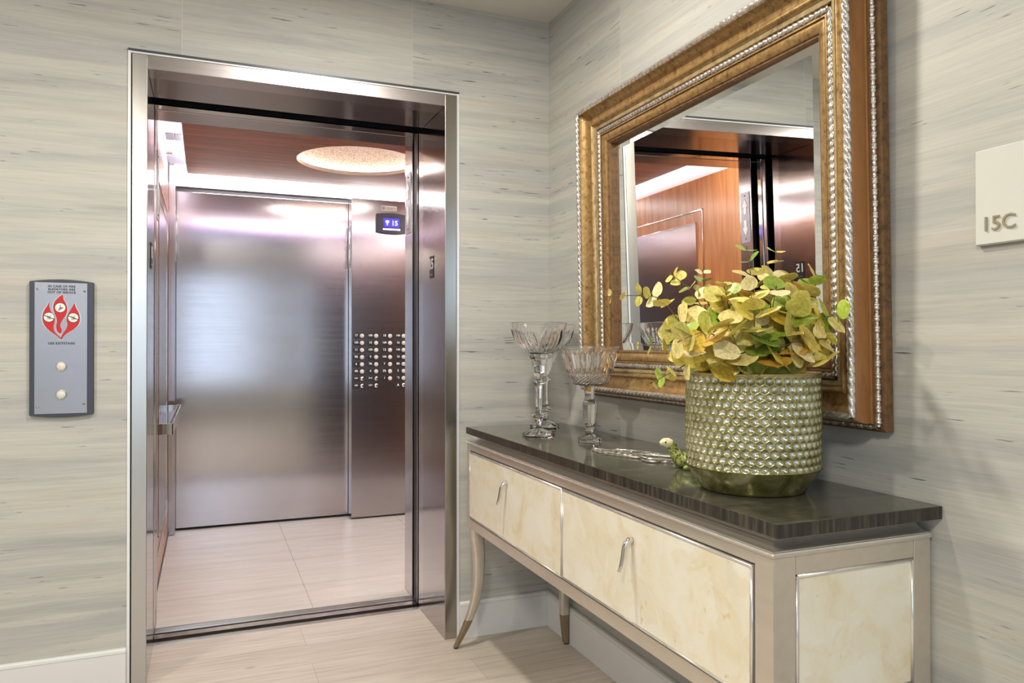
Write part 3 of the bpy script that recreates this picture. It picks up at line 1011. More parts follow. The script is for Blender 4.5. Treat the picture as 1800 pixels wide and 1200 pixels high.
# ------------------------------------------------------------------ room number sign
SG = thing('room_sign', 'frosted pale sign with raised 15C near the right edge of the wall', 'sign', (0, -2.0, 1.45))
MB().box(-0.010, -0.001, -2.105, -1.897, 1.359, 1.533, 'acrylic').build('panel', SG, 0.001)
MB().box(-0.009, -0.002, -2.104, -1.898, 1.3570, 1.3588, 'acryl_edge').build('panel_edge', SG)
vs, fs = text_mesh('15C', 0.038, 0.003, 0.0)
MB().add(vs, fs, 'letter', False, frame_mtx((-0.0118, -1.9415, 1.394), (0, -1, 0), (0, 0, 1))).build('lettering', SG)

# ------------------------------------------------------------------ console table
CT = thing('console_table', 'long console table against the right wall, dark glossy top, champagne frame, shell drawers', 'console table', (-0.2, -0.97, 0))
TY0, TY1, TXF = -1.822, -0.123, -0.410
MB().box(TXF, -0.003, TY0, TY1, 0.8325, 0.8572, 'top_edge').box(TXF + 0.0006, -0.0036, TY0 + 0.0006, TY1 - 0.0006, 0.8566, 0.858, 'top').build('table_top', CT, 0.0004)['label'] = 'dark glossy top'
BX0, BX1, BY0, BY1 = -0.402, -0.008, -1.800, -0.112     # carcass footprint
mb = MB()


def ringprof(prof, m):
    """prof: (inset, z) rectangular rings"""
    vs = []; n = len(prof)
    for ins, z in prof:
        x0, x1, y0, y1 = BX0 + ins, BX1 - ins * 0.6, BY0 + ins, BY1 - ins
        vs += [(x0, y0, z), (x1, y0, z), (x1, y1, z), (x0, y1, z)]
    fs = []
    for i in range(n - 1):
        for k in range(4):
            a, b = i * 4 + k, i * 4 + (k + 1) % 4
            fs.append((a, b, b + 4, a + 4))
    mb.add(vs, fs, m)


cv = [(-0.002, 0.792), (-0.0025, 0.797), (0.0, 0.801)]
for k in range(9):
    a = PI / 2 * k / 8
    cv.append((0.026 * math.sin(a), 0.833 - 0.030 * math.cos(a)))
ringprof(cv, 'champ')
for a_, b_ in (((BX0, BY0), (BX0, BY1)), ((BX0, BY0), (BX1, BY0)), ((BX0, BY1), (BX1, BY1))):
    mb.tube([(a_[0] - 0.001, a_[1], 0.7985), (b_[0] - 0.001, b_[1], 0.7985)], 0.0034, 'silver', 8)  # silver bead along the lip, put in to give its highlight
cvo = mb.build('cove_moulding', CT)
for p in cvo.data.polygons:
    p.use_smooth = False

mb = MB()
PW = 0.030       # post width seen from the front
mb.box(BX0, BX0 + 0.048, BY1 - PW, BY1, 0.471, 0.792, 'champ').box(BX0, BX0 + 0.052, BY0, BY0 + 0.048, 0.471, 0.792, 'champ')
mb.box(BX1 - 0.045, BX1, BY0, BY0 + 0.048, 0.471, 0.792, 'champ').box(BX1 - 0.045, BX1, BY1 - PW, BY1, 0.471, 0.792, 'champ')
# front rails
mb.box(BX0 + 0.0006, BX0 + 0.03, BY0 + 0.0488, BY1 - PW - 0.0008, 0.770, 0.792, 'champ')
mb.box(BX0 + 0.0006, BX0 + 0.03, BY0 + 0.0488, BY1 - PW - 0.0008, 0.471, 0.508, 'champ')
# end rails (both ends)
for a, b in ((BY0 + 0.0006, BY0 + 0.03), (BY1 - 0.03, BY1 - 0.0006)):
    mb.box(BX0 + 0.0528, BX1 - 0.0458, a, b, 0.757, 0.792, 'champ').box(BX0 + 0.0528, BX1 - 0.0458, a, b, 0.471, 0.508, 'champ')
# back and bottom
mb.box(BX1 - 0.012, BX1 - 0.0005, BY0 + 0.03, BY1 - 0.03, 0.455, 0.79, 'champ').box(BX0 + 0.03, BX1 - 0.012, BY0 + 0.03, BY1 - 0.03, 0.480, 0.492, 'champ')
mb.build('frame', CT, 0.0012)
# dark gaps behind the drawers
MB().box(BX0 + 0.006, BX0 + 0.010, BY0 + 0.05, BY1 - PW - 0.002, 0.5085, 0.7695, 'black').build('drawer_recess', CT)


def bead_frame(mb, axis, c, u0, u1, z0, z1, r, m):
    """rounded bead round a rectangle; axis 'x' panel faces -x, 'y' faces -y"""
    def pt(u, z):
        return (c, u, z) if axis == 'x' else (u, c, z)
    for a, b in (((u0, z0), (u1, z0)), ((u1, z0), (u1, z1)), ((u1, z1), (u0, z1)), ((u0, z1), (u0, z0))):
        mb.tube([pt(*a), pt(*b)], r, m, 10)


def drawer(y0, y1, pull_y):
    mb = MB()
    z0, z1 = 0.5125, 0.7665
    mb.box(BX0 - 0.002, BX0 + 0.006, y0, y1, z0, z1, 'champ')
    bead_frame(mb, 'x', BX0 - 0.001, y0 + 0.003, y1 - 0.003, z0 + 0.003, z1 - 0.003, 0.0033, 'silver')
    d = mb.build('drawer', CT)
    MB().box(BX0 - 0.0032, BX0 - 0.001, y0 + 0.007, y1 - 0.007, z0 + 0.007, z1 - 0.007, 'shell').build('shell_panel', d)['label'] = 'creamy yellow shell inlay'
    # pull: a short arm at the top and a drooping tapered bar
    mb = MB()
    zt = 0.711
    path = [(BX0 - 0.003, zt), (BX0 - 0.012, zt + 0.001), (BX0 - 0.021, zt - 0.004), (BX0 - 0.026, zt - 0.018), (BX0 - 0.029, zt - 0.036), (BX0 - 0.033, zt - 0.054), (BX0 - 0.040, zt - 0.070)]
    wy = [0.0075, 0.0072, 0.0068, 0.0062, 0.0060, 0.0056, 0.0045]
    th = [0.0085, 0.0075, 0.006, 0.0046, 0.0042, 0.0038, 0.003]
    n = len(path)
    vs = []
    for i in range(n):
        p = Vector(path[i]); d0 = Vector(path[min(i + 1, n - 1)]) - Vector(path[max(i - 1, 0)])
        d0.normalize(); nrm = Vector((-d0.y, d0.x))
        for k in range(12):
            a = 2 * PI * k / 12
            ca, sa = math.cos(a), math.sin(a)
            f_ = (abs(ca) ** 3 + abs(sa) ** 3) ** (-1 / 3)
            off = nrm * (th[i] * sa * f_)
            vs.append((p.x + off.x, pull_y + wy[i] * ca * f_, p.y + off.y))
    fs = []
    for i in range(n - 1):
        for k in range(12):
            k2 = (k + 1) % 12
            fs.append((i * 12 + k, i * 12 + k2, (i + 1) * 12 + k2, (i + 1) * 12 + k))
    fs.append(tuple(range(12))); fs.append(tuple((n - 1) * 12 + k for k in range(12))[::-1])
    mb.add(vs, fs, 'nickel', True)
    mb.build('drawer_pull', d)
    return d


drawer(-0.9480, BY1 - PW - 0.004, -0.535)
drawer(BY0 + 0.052, -0.9525, -1.330)
# shell panels on both ends
for y, s in ((BY0, -1), (BY1, 1)):
    mb = MB()
    x0, x1, z0, z1 = BX0 + 0.058, BX1 - 0.048, 0.512, 0.7525
    ya = y - s * 0.012
    mb.box(x0, x1, min(ya, ya + s * 0.008), max(ya, ya + s * 0.008), z0, z1, 'shell')
    ep = mb.build('end_panel', CT)
    ep['label'] = 'pale shell inlay end panel'
    mb = MB()
    bead_frame(mb, 'y', y - s * 0.003, x0 - 0.001, x1 + 0.001, z0 - 0.001, z1 + 0.001, 0.0038, 'silver')
    mb.build('bead', ep)


def leg(x, y, sx, sy, front):
    """slender sabre leg; sx,sy: direction in which the foot kicks out"""
    mb = MB()
    L = 0.50
    if front:
        prof = [(0.0, 0.0, 0.026), (0.10, 0.001, 0.0255), (0.22, 0.006, 0.0235), (0.34, 0.009, 0.021), (0.50, 0.006, 0.0185), (0.66, -0.006, 0.0165), (0.80, -0.026, 0.0145), (0.92, -0.048, 0.0115), (1.0, -0.064, 0.0095)]
    else:
        prof = [(0.0, 0.0, 0.024), (0.15, 0.0, 0.023), (0.40, 0.0, 0.022), (0.62, 0.001, 0.0195), (0.8, 0.001, 0.016), (0.93, 0.003, 0.013), (1.0, 0.006, 0.0115)]
    lo = MB()
    # resample
    def sample(t):
        for a, b in zip(prof, prof[1:]):
            if t <= b[0] + 1e-9:
                k = (t - a[0]) / (b[0] - a[0])
                return tuple(a[i] + (b[i] - a[i]) * k for i in (1, 2))
        return prof[-1][1:]
    NS = 36
    tip = int(NS * 0.80)
    def ringv(i):
        t = i / NS
        # smooth by averaging neighbours
        o1, h1 = sample(max(0, t - 0.05)); o2, h2 = sample(min(1, t + 0.05)); o3, h3 = sample(t)
        if t > 0.96:
            o_, h_ = o3, h3
        else:
            o_, h_ = (o1 + o2 + o3) / 3, (h1 + h2 + h3) / 3
        cx = x - sx * o_ * 1.05; cy = y - sy * o_ * (0.72 if front else 0.8)
        z = L - t * (L - 0.006)
        out = []
        for k in range(16):
            a = 2 * PI * k / 16 + PI / 16
            ca, sa = math.cos(a), math.sin(a)
            f_ = (abs(ca) ** 4 + abs(sa) ** 4) ** (-0.25)
            out.append((cx + h_ * ca * f_, cy + h_ * sa * f_, z))
        return out
    def shellmesh(b, i0, i1, m, grow=1.0):
        vs = []
        for i in range(i0, i1 + 1):
            vs += ringv(i)
        n = i1 - i0 + 1
        fs = []
        for i in range(n - 1):
            for k in range(16):
                k2 = (k + 1) % 16
                fs.append((i * 16 + k, i * 16 + k2, (i + 1) * 16 + k2, (i + 1) * 16 + k))
        fs.append(tuple(range(16))); fs.append(tuple((n - 1) * 16 + k for k in range(16))[::-1])
        b.add(vs, fs, m, False)
    shellmesh(mb, 0, tip, 'champ')
    o = mb.build('leg', CT)
    shellmesh(lo, tip, NS, 'champ_dk')
    r = ringv(NS)
    cx = sum(p[0] for p in r) / 16; cy = sum(p[1] for p in r) / 16
    lo.cyl((cx, cy, 0.0005), 0.0085, (0, 0, 1), 0.007, 'black', 16)
    lo.build('leg_tip', o)['label'] = 'bronze metal leg tip with black foot'


leg(BX0 + 0.027, BY1 - 0.030, -1, 1, True)
leg(BX1 - 0.026, BY1 - 0.100, -1, 1, False)
leg(BX0 + 0.027, BY0 + 0.030, -1, -1, True)
leg(BX1 - 0.026, BY0 + 0.100, -1, -1, False)

# ------------------------------------------------------------------ wall mirror
MR = thing('wall_mirror', 'large mirror in ornate gold and silver moulding on the right wall above the console', 'mirror', (-0.003, -1.0695, 0.990), rot=(0, math.radians(-1.1), 0))
# local axes: -x out of the wall, y along it, z up. rope rectangle half width/height
RW, RZ0, RZ1 = 0.6145, 0.027, 1.021
SGT = 0.137


def fr_side(k, inset, d, s):
    """point on side k (0 bottom,1 right(-y),2 top,3 left(+y)) at fraction s of that side"""
    y0, y1, z0, z1 = -RW + inset, RW - inset, RZ0 + inset, RZ1 - inset
    if k == 0: return (-d, y1 + (y0 - y1) * s, z0)
    if k == 1: return (-d, y0, z0 + (z1 - z0) * s)
    if k == 2: return (-d, y0 + (y1 - y0) * s, z1)
    return (-d, y1, z1 + (z0 - z1) * s)


def sweep_profile(mb, prof, m, smooth=False):
    for (a, b) in zip(prof, prof[1:]):
        for k in range(4):
            q = [fr_side(k, a[0], a[1], 0), fr_side(k, a[0], a[1], 1), fr_side(k, b[0], b[1], 1), fr_side(k, b[0], b[1], 0)]
            mb.add(q, [(0, 1, 2, 3)], m, smooth)


def arc(i0, d0, i1, d1, sag, n=6):
    out = []
    for k in range(n + 1):
        t = k / n
        s_ = 4 * t * (1 - t) * sag
        dx, dd = i1 - i0, d1 - d0
        L = math.hypot(dx, dd)
        out.append((i0 + dx * t - dd / L * s_, d0 + dd * t + dx / L * s_))
    return out


mb = MB()
sweep_profile(mb, [(-0.027, 0.0), (-0.027, 0.018), (-0.023, 0.020)], 'brown')
sweep_profile(mb, [(-0.023, 0.020), (-0.015, 0.022), (-0.013, 0.036), (-0.009, 0.037)], 'brown')
sweep_profile(mb, arc(-0.009, 0.037, -0.007, 0.042, 0.0015, 3) + arc(-0.007, 0.042, 0.001, 0.078, 0.004, 6), 'orange')
sweep_profile(mb, [(0.001, 0.078), (0.012, 0.081)], 'gold_lt')
sweep_profile(mb, arc(0.012, 0.081, 0.050, 0.050, -0.009, 8), 'gold')
sweep_profile(mb, arc(0.050, 0.050, 0.063, 0.049, 0.0055, 6), 'gold')
sweep_profile(mb, [(0.063, 0.049), (0.066, 0.042), (0.069, 0.042), (0.069, 0.046), (0.078, 0.044)], 'gold_lt')
sweep_profile(mb, [(0.078, 0.044), (0.080, 0.036), (0.097, 0.036), (0.098, 0.040), (0.102, 0.040)], 'gold')
sweep_profile(mb, [(0.102, 0.040), (0.103, 0.036), (0.106, 0.036)], 'brown')
sweep_profile(mb, arc(0.106, 0.037, 0.128, 0.031, 0.002, 5), 'gold')
sweep_profile(mb, [(0.128, 0.031), (0.130, 0.027), (0.134, 0.027), (0.137, 0.020), (0.137, 0.004)], 'brown')
mb.box(-0.004, 0.0, -RW - 0.02, RW + 0.02, RZ0 - 0.02, RZ1 + 0.02, 'brown')
fr_o = mb.build('frame', MR, 0.0, local=True)


def ornament(inset, d, R, fn, m, name, step=0.0035, seg=10, flat=1.0):
    mb = MB()
    for k in range(4):
        p0 = Vector(fr_side(k, inset, d, 0)); p1 = Vector(fr_side(k, inset, d, 1))
        L = (p1 - p0).length; dr = (p1 - p0) / L
        u = Vector((-1, 0, 0)); w = dr.cross(u)
        n = int(L / step)
        def f(a, b, p0=p0, dr=dr, L=L, u=u, w=w):
            s_ = a * L; ph = 2 * PI * b
            r = R * fn(s_, ph)
            return p0 + dr * s_ + u * (r * math.sin(ph)) + w * (r * flat * math.cos(ph))
        mb.grid(f, n, seg, m, cv=True)
    return mb.build(name, MR, 0.0, local=True, fix=False)


# twisted rope along the outer crest
ornament(0.0065, 0.0805, 0.0078, lambda s, p: 0.72 + 0.36 * abs(math.cos(1.5 * p - s * PI / 0.021)) ** 0.6, 'ssilver', 'rope_moulding', 0.002, 18)
# carved leaf band near the glass
ornament(0.0885, 0.0365, 0.0085, lambda s, p: 0.72 + 0.34 * abs(math.sin(s * PI / 0.017 + 1.4 * math.sin(p))) + 0.12 * math.sin(s * 2 * PI / 0.0055 + 3 * p), 'ssilver', 'leaf_moulding', 0.0018, 12, 1.0)
# egg and bead strip on the outer side
ornament(-0.0145, 0.029, 0.0062, lambda s, p: 0.62 + 0.42 * abs(math.sin(s * PI / 0.024)) + 0.16 * math.cos(s * 2 * PI / 0.008), 'ssilver', 'bead_moulding', 0.002, 10)
# bevelled mirror glass
mb = MB()
iy0, iy1, iz0, iz1 = -RW + 0.137, RW - 0.137, RZ0 + 0.137, RZ1 - 0.137
bv = 0.026
d1, d2 = 0.0110, 0.0130
o_ = [(-d1, iy0, iz0), (-d1, iy1, iz0), (-d1, iy1, iz1), (-d1, iy0, iz1)]
i_ = [(-d2, iy0 + bv, iz0 + bv), (-d2, iy1 - bv, iz0 + bv), (-d2, iy1 - bv, iz1 - bv), (-d2, iy0 + bv, iz1 - bv)]
b_ = [(-0.006, p[1], p[2]) for p in o_]
sk = lambda L: [(p[0] + 0.0125 * p[1], p[1], p[2]) for p in L]      # the glass sits slightly askew in its rebate
o_, i_ = sk(o_), sk(i_); b_ = [(-0.0045 + 0.0 * p[1], p[1], p[2]) for p in b_]
mb.add(o_ + i_ + b_, [(0, 1, 5, 4), (1, 2, 6, 5), (2, 3, 7, 6), (3, 0, 4, 7), (4, 5, 6, 7), (0, 1, 9, 8), (1, 2, 10, 9), (2, 3, 11, 10), (3, 0, 8, 11), (8, 9, 10, 11)], 'mirror')
mb.build('mirror_glass', MR, 0.0, local=True)


# ------------------------------------------------------------------ crystal compotes
def interp(prof, z):
    return prof


def compote(kind, loc, label, rim, rot=0.0, group=None):
    T = thing('crystal_compote', label, 'glass compote', loc, group)
    S = 8
    def poly(n, ph=0.0, amt=1.0):
        def f(a):
            k = PI / n
            aa = ((a + ph) % (2 * k)) - k
            return 1 + amt * (math.cos(k) / math.cos(aa) - 1)
        return f
    oct_ = poly(8); hexf = poly(6)
    if kind == 'tall':
        foot = [(0.0, 0.0), (0.054, 0.0), (0.057, 0.004), (0.056, 0.010), (0.034, 0.019), (0.014, 0.027), (0.010, 0.033)]
        stem = [(0.010, 0.033), (0.0095, 0.040), (0.012, 0.052), (0.018, 0.062), (0.027, 0.069), (0.027, 0.073), (0.017, 0.080), (0.0135, 0.086),
                (0.0120, 0.100), (0.0105, 0.130), (0.0115, 0.165), (0.0135, 0.176), (0.0225, 0.182), (0.0235, 0.186), (0.013, 0.193), (0.0105, 0.198),
                (0.016, 0.206), (0.023, 0.222), (0.027, 0.245), (0.029, 0.266), (0.0375, 0.274), (0.038, 0.278), (0.030, 0.283)]
        cup = [(0.0, 0.283), (0.030, 0.2835), (0.046, 0.290), (0.062, 0.302), (0.076, 0.320), (0.086, 0.340), (0.093, 0.362), (0.097, 0.380), (0.099, 0.391)]
        k = rim / 0.099
        cup = [(r * (1 + (k - 1) * min(1, max(0, (z - 0.283) / 0.04))), z) for r, z in cup]
        wall = 0.0045
        z0 = 0.287
        def bowlmod(a, z):
            t = (z - 0.283) / 0.108
            if t < 0.02 or t > 0.80: return 1.0
            env = math.sin(PI * min(1, (t - 0.02) / 0.80))
            return 1 - 0.085 * env * max(0.0, math.cos(a * 20 + 7 * math.sin(a * 4) * (t))) ** 2
    else:
        foot = [(0.0, 0.0), (0.0375, 0.0), (0.0385, 0.003), (0.0385, 0.013), (0.026, 0.020), (0.0145, 0.025)]
        stem = [(0.0145, 0.025), (0.0135, 0.034), (0.0150, 0.044), (0.0120, 0.052), (0.0175, 0.060), (0.0205, 0.085), (0.0235, 0.118), (0.0235, 0.123), (0.0170, 0.136), (0.0155, 0.150), (0.0175, 0.168), (0.0195, 0.180)]
        cup = [(0.0, 0.180), (0.0195, 0.1803), (0.050, 0.186), (0.060, 0.190), (0.0655, 0.200), (0.0735, 0.225), (0.084, 0.260), (0.094, 0.292), (0.0965, 0.302), (0.1005, 0.304), (0.1005, 0.310)]
        wall = 0.0045
        def bowlmod(a, z):
            t = (z - 0.186) / 0.118
            if t < 0 or t > 0.95: return 1.0
            if t < 0.30:
                return 1 - 0.030 * abs(math.sin(a * 14 + t * 40)) - 0.030 * abs(math.sin(a * 14 - t * 40))
            env = min(1, (t - 0.30) * 6) * min(1, (0.95 - t) * 8)
            return 1 - 0.065 * env * abs(math.sin(a * 15)) ** 0.8
    mt = Matrix.Rotation(rot, 4, 'Z')
    def dens(prof, dz=0.004):
        out = [prof[0]]
        for a, b in zip(prof, prof[1:]):
            n = max(1, int(abs(b[1] - a[1]) / dz))
            for i in range(1, n + 1):
                out.append((a[0] + (b[0] - a[0]) * i / n, a[1] + (b[1] - a[1]) * i / n))
        return out
    # foot and stem: one faceted solid
    mb = MB()
    fo = foot + stem[1:] + [(0.0, stem[-1][1])]
    def rf(a, z, r):
        if z < 0.024:
            return oct_(a)
        return hexf(a) if kind == 'tall' else oct_(a)
    mb.lathe(fo, 'glass', 48, mt, False, lambda a, z, r: rf(a, z, r), cap=False)
    mb.build('stem', T, 0.0, local=True)
    # bowl: outer cut surface, inner smooth surface
    mb = MB()
    base = cup[0][1] + 0.0006
    co = dens([(r, z + 0.0006) for r, z in cup])
    ci = []
    for r, z in co:
        if r > wall * 2 and z > base + 0.006:
            ci.append((r - wall * 0.9, z))
    zi = ci[0][1]
    ci = [(0.0, zi - 0.001)] + [(ci[0][0] * 0.6, zi - 0.0006)] + ci
    seg = 180
    n1 = len(co)
    prof = co + [(co[-1][0] - wall * 0.3, co[-1][1] + 0.0008)] + ci[::-1]
    nco = len(co)
    vs = []; n = len(prof)
    for i in range(seg):
        a = 2 * PI * i / seg
        for j, (r, z) in enumerate(prof):
            k = bowlmod(a, z) if j < nco else 1.0
            vs.append((r * k * math.cos(a), r * k * math.sin(a), z))
    fs = []
    for i in range(seg):
        i2 = (i + 1) % seg
        for j in range(n - 1):
            fs.append((i * n + j, i2 * n + j, i2 * n + j + 1, i * n + j + 1))
    mb.add(vs, fs, 'glass', False, mt)
    b = mb.build('bowl', T, 0.0, local=True)
    return T


TZT = 0.8582
compote('tall', (-0.271, -0.493, TZT), 'clear cut crystal compote with wide bowl and hexagonal stem, front one of the tall pair', 0.100, 0.2)
compote('tall', (-0.138, -0.257, TZT), 'clear cut crystal compote with wide bowl, the one standing nearest the wall corner', 0.118, 0.5)
compote('short', (-0.179, -0.695, TZT), 'shorter clear crystal compote with flared ribbed bowl and chunky faceted stem', 0.1, 0.1)

# ------------------------------------------------------------------ planter with honeycomb relief
PC = (-0.224, -1.534, TZT)
PL = thing('planter', 'round greenish gold mercury glass planter with honeycomb dimples on the console', 'plant pot', PC)
mb = MB()
NC, NR = 48, 12
rb = 0.1437; zb0 = 0.053; pitch = 2 * PI * rb / NC; zr = pitch * 0.866
ztop = zb0 + zr * NR + 0.004


def hexd(th, z):
    u = th * rb; v = z - zb0 - zr * 0.55
    best = 9; 
    r0 = int(round(v / zr))
    for rr in (r0 - 1, r0, r0 + 1):
        offx = 0.5 * pitch if rr % 2 else 0.0
        c0 = round((u - offx) / pitch)
        for cc in (c0 - 1, c0, c0 + 1):
            du = u - offx - cc * pitch; dv = v - rr * zr
            # hexagonal metric
            q = max(abs(du), abs(du) * 0.5 + abs(dv) * 0.866)
            best = min(best, q)
    return best / (pitch / 2)


NT_, NZ_ = NC * 9, NR * 9


def potf(a, b):
    th = 2 * PI * a; z = zb0 + (ztop - zb0) * b
    h = hexd(th, z)
    edge = min(1.0, min(b, 1 - b) * 26)
    dep = 0.0056 * max(0.0, 1 - (h / 0.93) ** 2) * edge
    r = rb - 0.001 + 0.002 * math.sin(b * PI) * 0.5 - dep
    return (r * math.cos(th), r * math.sin(th), z)


def potc(a, b):
    h = hexd(2 * PI * a, zb0 + (ztop - zb0) * b)
    k = max(0.0, min(1.0, (0.80 - h) / 0.35)) * min(1.0, min(b, 1 - b) * 26)
    g = (0.37, 0.35, 0.16); s_ = (0.62, 0.65, 0.60)
    return tuple(g[i] + (s_[i] - g[i]) * k for i in range(3))


mb.grid(potf, NT_, NZ_, 'pot', cu=True, col=potc)
PLb = mb.build('honeycomb_wall', PL, 0.0, local=True, fix=False)
m = mat('olive_mercury_glass', (0.22, 0.20, 0.07), 0.14, 0.75); M['olive'] = m
t = NT(m)
nn = t.noise(t.coord(), 16, 5, 0.65, 0.8)
t.set('Base Color', t.ramp(nn, [(0.35, (0.16, 0.155, 0.05)), (0.52, (0.36, 0.34, 0.14)), (0.66, (0.70, 0.66, 0.40))]))
t.bump(nn, 0.25, 0.004)
mb = MB()
mb.lathe([(0.0, 0.0), (0.104, 0.0), (0.110, 0.002), (0.1125, 0.006), (0.128, 0.028), (0.1425, 0.049), (0.1442, 0.0525)], 'olive', 96, cap=False)
mb.build('base', PL, 0.0, local=True, fix=False)['label'] = 'smooth olive glass base'
mb = MB()
m = mat('aged_gold_rim', (0.45, 0.34, 0.16), 0.3, 0.8); M['rim'] = m
mb.lathe([(0.1424, ztop - 0.0005), (0.1438, ztop + 0.002), (0.1432, ztop + 0.0045), (0.1385, ztop + 0.0045), (0.1375, ztop - 0.004), (0.136, ztop - 0.05), (0.0, ztop - 0.05)], 'rim', 96, cap=False)
mb.build('rim', PL, 0.0, local=True, fix=False)
PTOP = PC[2] + ztop

# ------------------------------------------------------------------ eucalyptus
EU = thing('eucalyptus_arrangement', 'bushy arrangement of yellow green eucalyptus sprays in the honeycomb planter', 'plant', (PC[0], PC[1], PTOP - 0.045))
PAL = [(0.60, 0.50, 0.10), (0.56, 0.50, 0.14), (0.66, 0.56, 0.22), (0.50, 0.46, 0.10), (0.60, 0.42, 0.06), (0.70, 0.62, 0.34), (0.42, 0.42, 0.08), (0.50, 0.30, 0.04), (0.22, 0.30, 0.04), (0.30, 0.42, 0.06), (0.58, 0.52, 0.20), (0.64, 0.56, 0.16)]


def add_leaf(mb, p, d, nrm, L, wd, col, cup=0.12):
    d = d.normalized(); nrm = (nrm - d * nrm.dot(d)).normalized(); w = d.cross(nrm)
    nu, nv = 8, 6
    wav = rnd.uniform(0, 6); tw = rnd.uniform(-0.5, 0.5)
    vs = []; cs_ = []
    for i in range(nu + 1):
        t = i / nu
        half = wd * (math.sin(PI * min(1, max(0, t)) ** 0.80)) ** 0.62 if 0 < t < 1 else 0.0008
        for j in range(nv + 1):
            s_ = -1 + 2 * j / nv
            x = L * t; y = half * s_
            z = -cup * L * (t - 0.1) ** 2 * 0.9 + cup * wd * 0.9 * (s_ * s_) * (0.5 + 0.5 * math.sin(wav)) + 0.012 * L * math.sin(wav + 9 * t + 2 * s_)
            z += tw * y * t * 0.5
            vs.append(p + d * x + w * y + nrm * z)
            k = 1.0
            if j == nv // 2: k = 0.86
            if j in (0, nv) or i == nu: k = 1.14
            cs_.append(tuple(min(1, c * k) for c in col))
    fs = []
    for i in range(nu):
        for j in range(nv):
            a = i * (nv + 1) + j
            fs.append((a, a + nv + 1, a + nv + 2, a + 1))
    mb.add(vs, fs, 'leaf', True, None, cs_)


def bez(P, t):
    """Catmull-Rom through points"""
    n = len(P) - 1
    x = t * n; i = min(int(x), n - 1); u = x - i
    p0 = P[max(i - 1, 0)]; p1 = P[i]; p2 = P[i + 1]; p3 = P[min(i + 2, n)]
    return 0.5 * ((2 * p1) + (p2 - p0) * u + (2 * p0 - 5 * p1 + 4 * p2 - p3) * u * u + (3 * p1 - p0 - 3 * p2 + p3) * u ** 3)


SPR = [
    ([(-0.268, -1.518, 1.119), (-0.367, -1.51, 1.194), (-0.418, -1.478, 1.268), (-0.448, -1.445, 1.282), (-0.51, -1.398, 1.282)], 0.042, 0.014, 9),
    ([(-0.249, -1.504, 1.118), (-0.308, -1.501, 1.219), (-0.349, -1.485, 1.292), (-0.388, -1.47, 1.327)], 0.04, 0.018, 7),
    ([(-0.242, -1.496, 1.118), (-0.282, -1.491, 1.22), (-0.308, -1.48, 1.283), (-0.313, -1.479, 1.336)], 0.04, 0.018, 7),
    ([(-0.215, -1.539, 1.119), (-0.241, -1.572, 1.218), (-0.252, -1.568, 1.304), (-0.25, -1.548, 1.383)], 0.05, 0.026, 8),
    ([(-0.198, -1.546, 1.119), (-0.192, -1.549, 1.219), (-0.181, -1.554, 1.307), (-0.176, -1.556, 1.382)], 0.046, 0.02, 8),
    ([(-0.216, -1.593, 1.121), (-0.218, -1.646, 1.216), (-0.195, -1.656, 1.275), (-0.165, -1.658, 1.316)], 0.05, 0.028, 7),
    ([(-0.226, -1.621, 1.121), (-0.219, -1.678, 1.192), (-0.199, -1.719, 1.226), (-0.172, -1.741, 1.239)], 0.046, 0.03, 7),
    ([(-0.24, -1.637, 1.12), (-0.231, -1.684, 1.158), (-0.227, -1.718, 1.181), (-0.209, -1.736, 1.186)], 0.05, 0.03, 5),
    ([(-0.287, -1.542, 1.12), (-0.376, -1.571, 1.151), (-0.448, -1.573, 1.123), (-0.494, -1.554, 1.097)], 0.04, 0.018, 7),
    ([(-0.273, -1.515, 1.121), (-0.362, -1.533, 1.175), (-0.43, -1.506, 1.173), (-0.475, -1.465, 1.173)], 0.042, 0.014, 6),
    ([(-0.29, -1.573, 1.121), (-0.368, -1.617, 1.181), (-0.424, -1.627, 1.198), (-0.466, -1.61, 1.181)], 0.056, 0.034, 6),
    ([(-0.281, -1.599, 1.121), (-0.323, -1.657, 1.192), (-0.33, -1.666, 1.237), (-0.317, -1.639, 1.285)], 0.058, 0.034, 7),
    ([(-0.248, -1.612, 1.121), (-0.27, -1.679, 1.181), (-0.267, -1.702, 1.226), (-0.237, -1.682, 1.27)], 0.058, 0.034, 7),
    ([(-0.238, -1.53, 1.119), (-0.295, -1.561, 1.206), (-0.313, -1.565, 1.26), (-0.315, -1.553, 1.303)], 0.05, 0.026, 7),
    ([(-0.17, -1.514, 1.118), (-0.136, -1.54, 1.207), (-0.129, -1.575, 1.257), (-0.12, -1.6, 1.293)], 0.046, 0.03, 6),
    ([(-0.204, -1.544, 1.119), (-0.234, -1.597, 1.193), (-0.239, -1.616, 1.253), (-0.217, -1.615, 1.295)], 0.054, 0.03, 7),
    ([(-0.278, -1.621, 1.116), (-0.298, -1.678, 1.152), (-0.281, -1.707, 1.175), (-0.261, -1.726, 1.183)], 0.06, 0.056, 4),
    ([(-0.316, -1.606, 1.116), (-0.349, -1.646, 1.152), (-0.371, -1.659, 1.181), (-0.384, -1.654, 1.214)], 0.06, 0.05, 5),
    ([(-0.346, -1.55, 1.115), (-0.382, -1.579, 1.14), (-0.416, -1.597, 1.163), (-0.432, -1.591, 1.192)], 0.052, 0.04, 4),
    ([(-0.278, -1.621, 1.116), (-0.295, -1.658, 1.135), (-0.308, -1.685, 1.156), (-0.316, -1.693, 1.181)], 0.058, 0.054, 3),
    ([(-0.222, -1.634, 1.116), (-0.229, -1.674, 1.135), (-0.232, -1.705, 1.145), (-0.225, -1.719, 1.136)], 0.05, 0.046, 3),
]
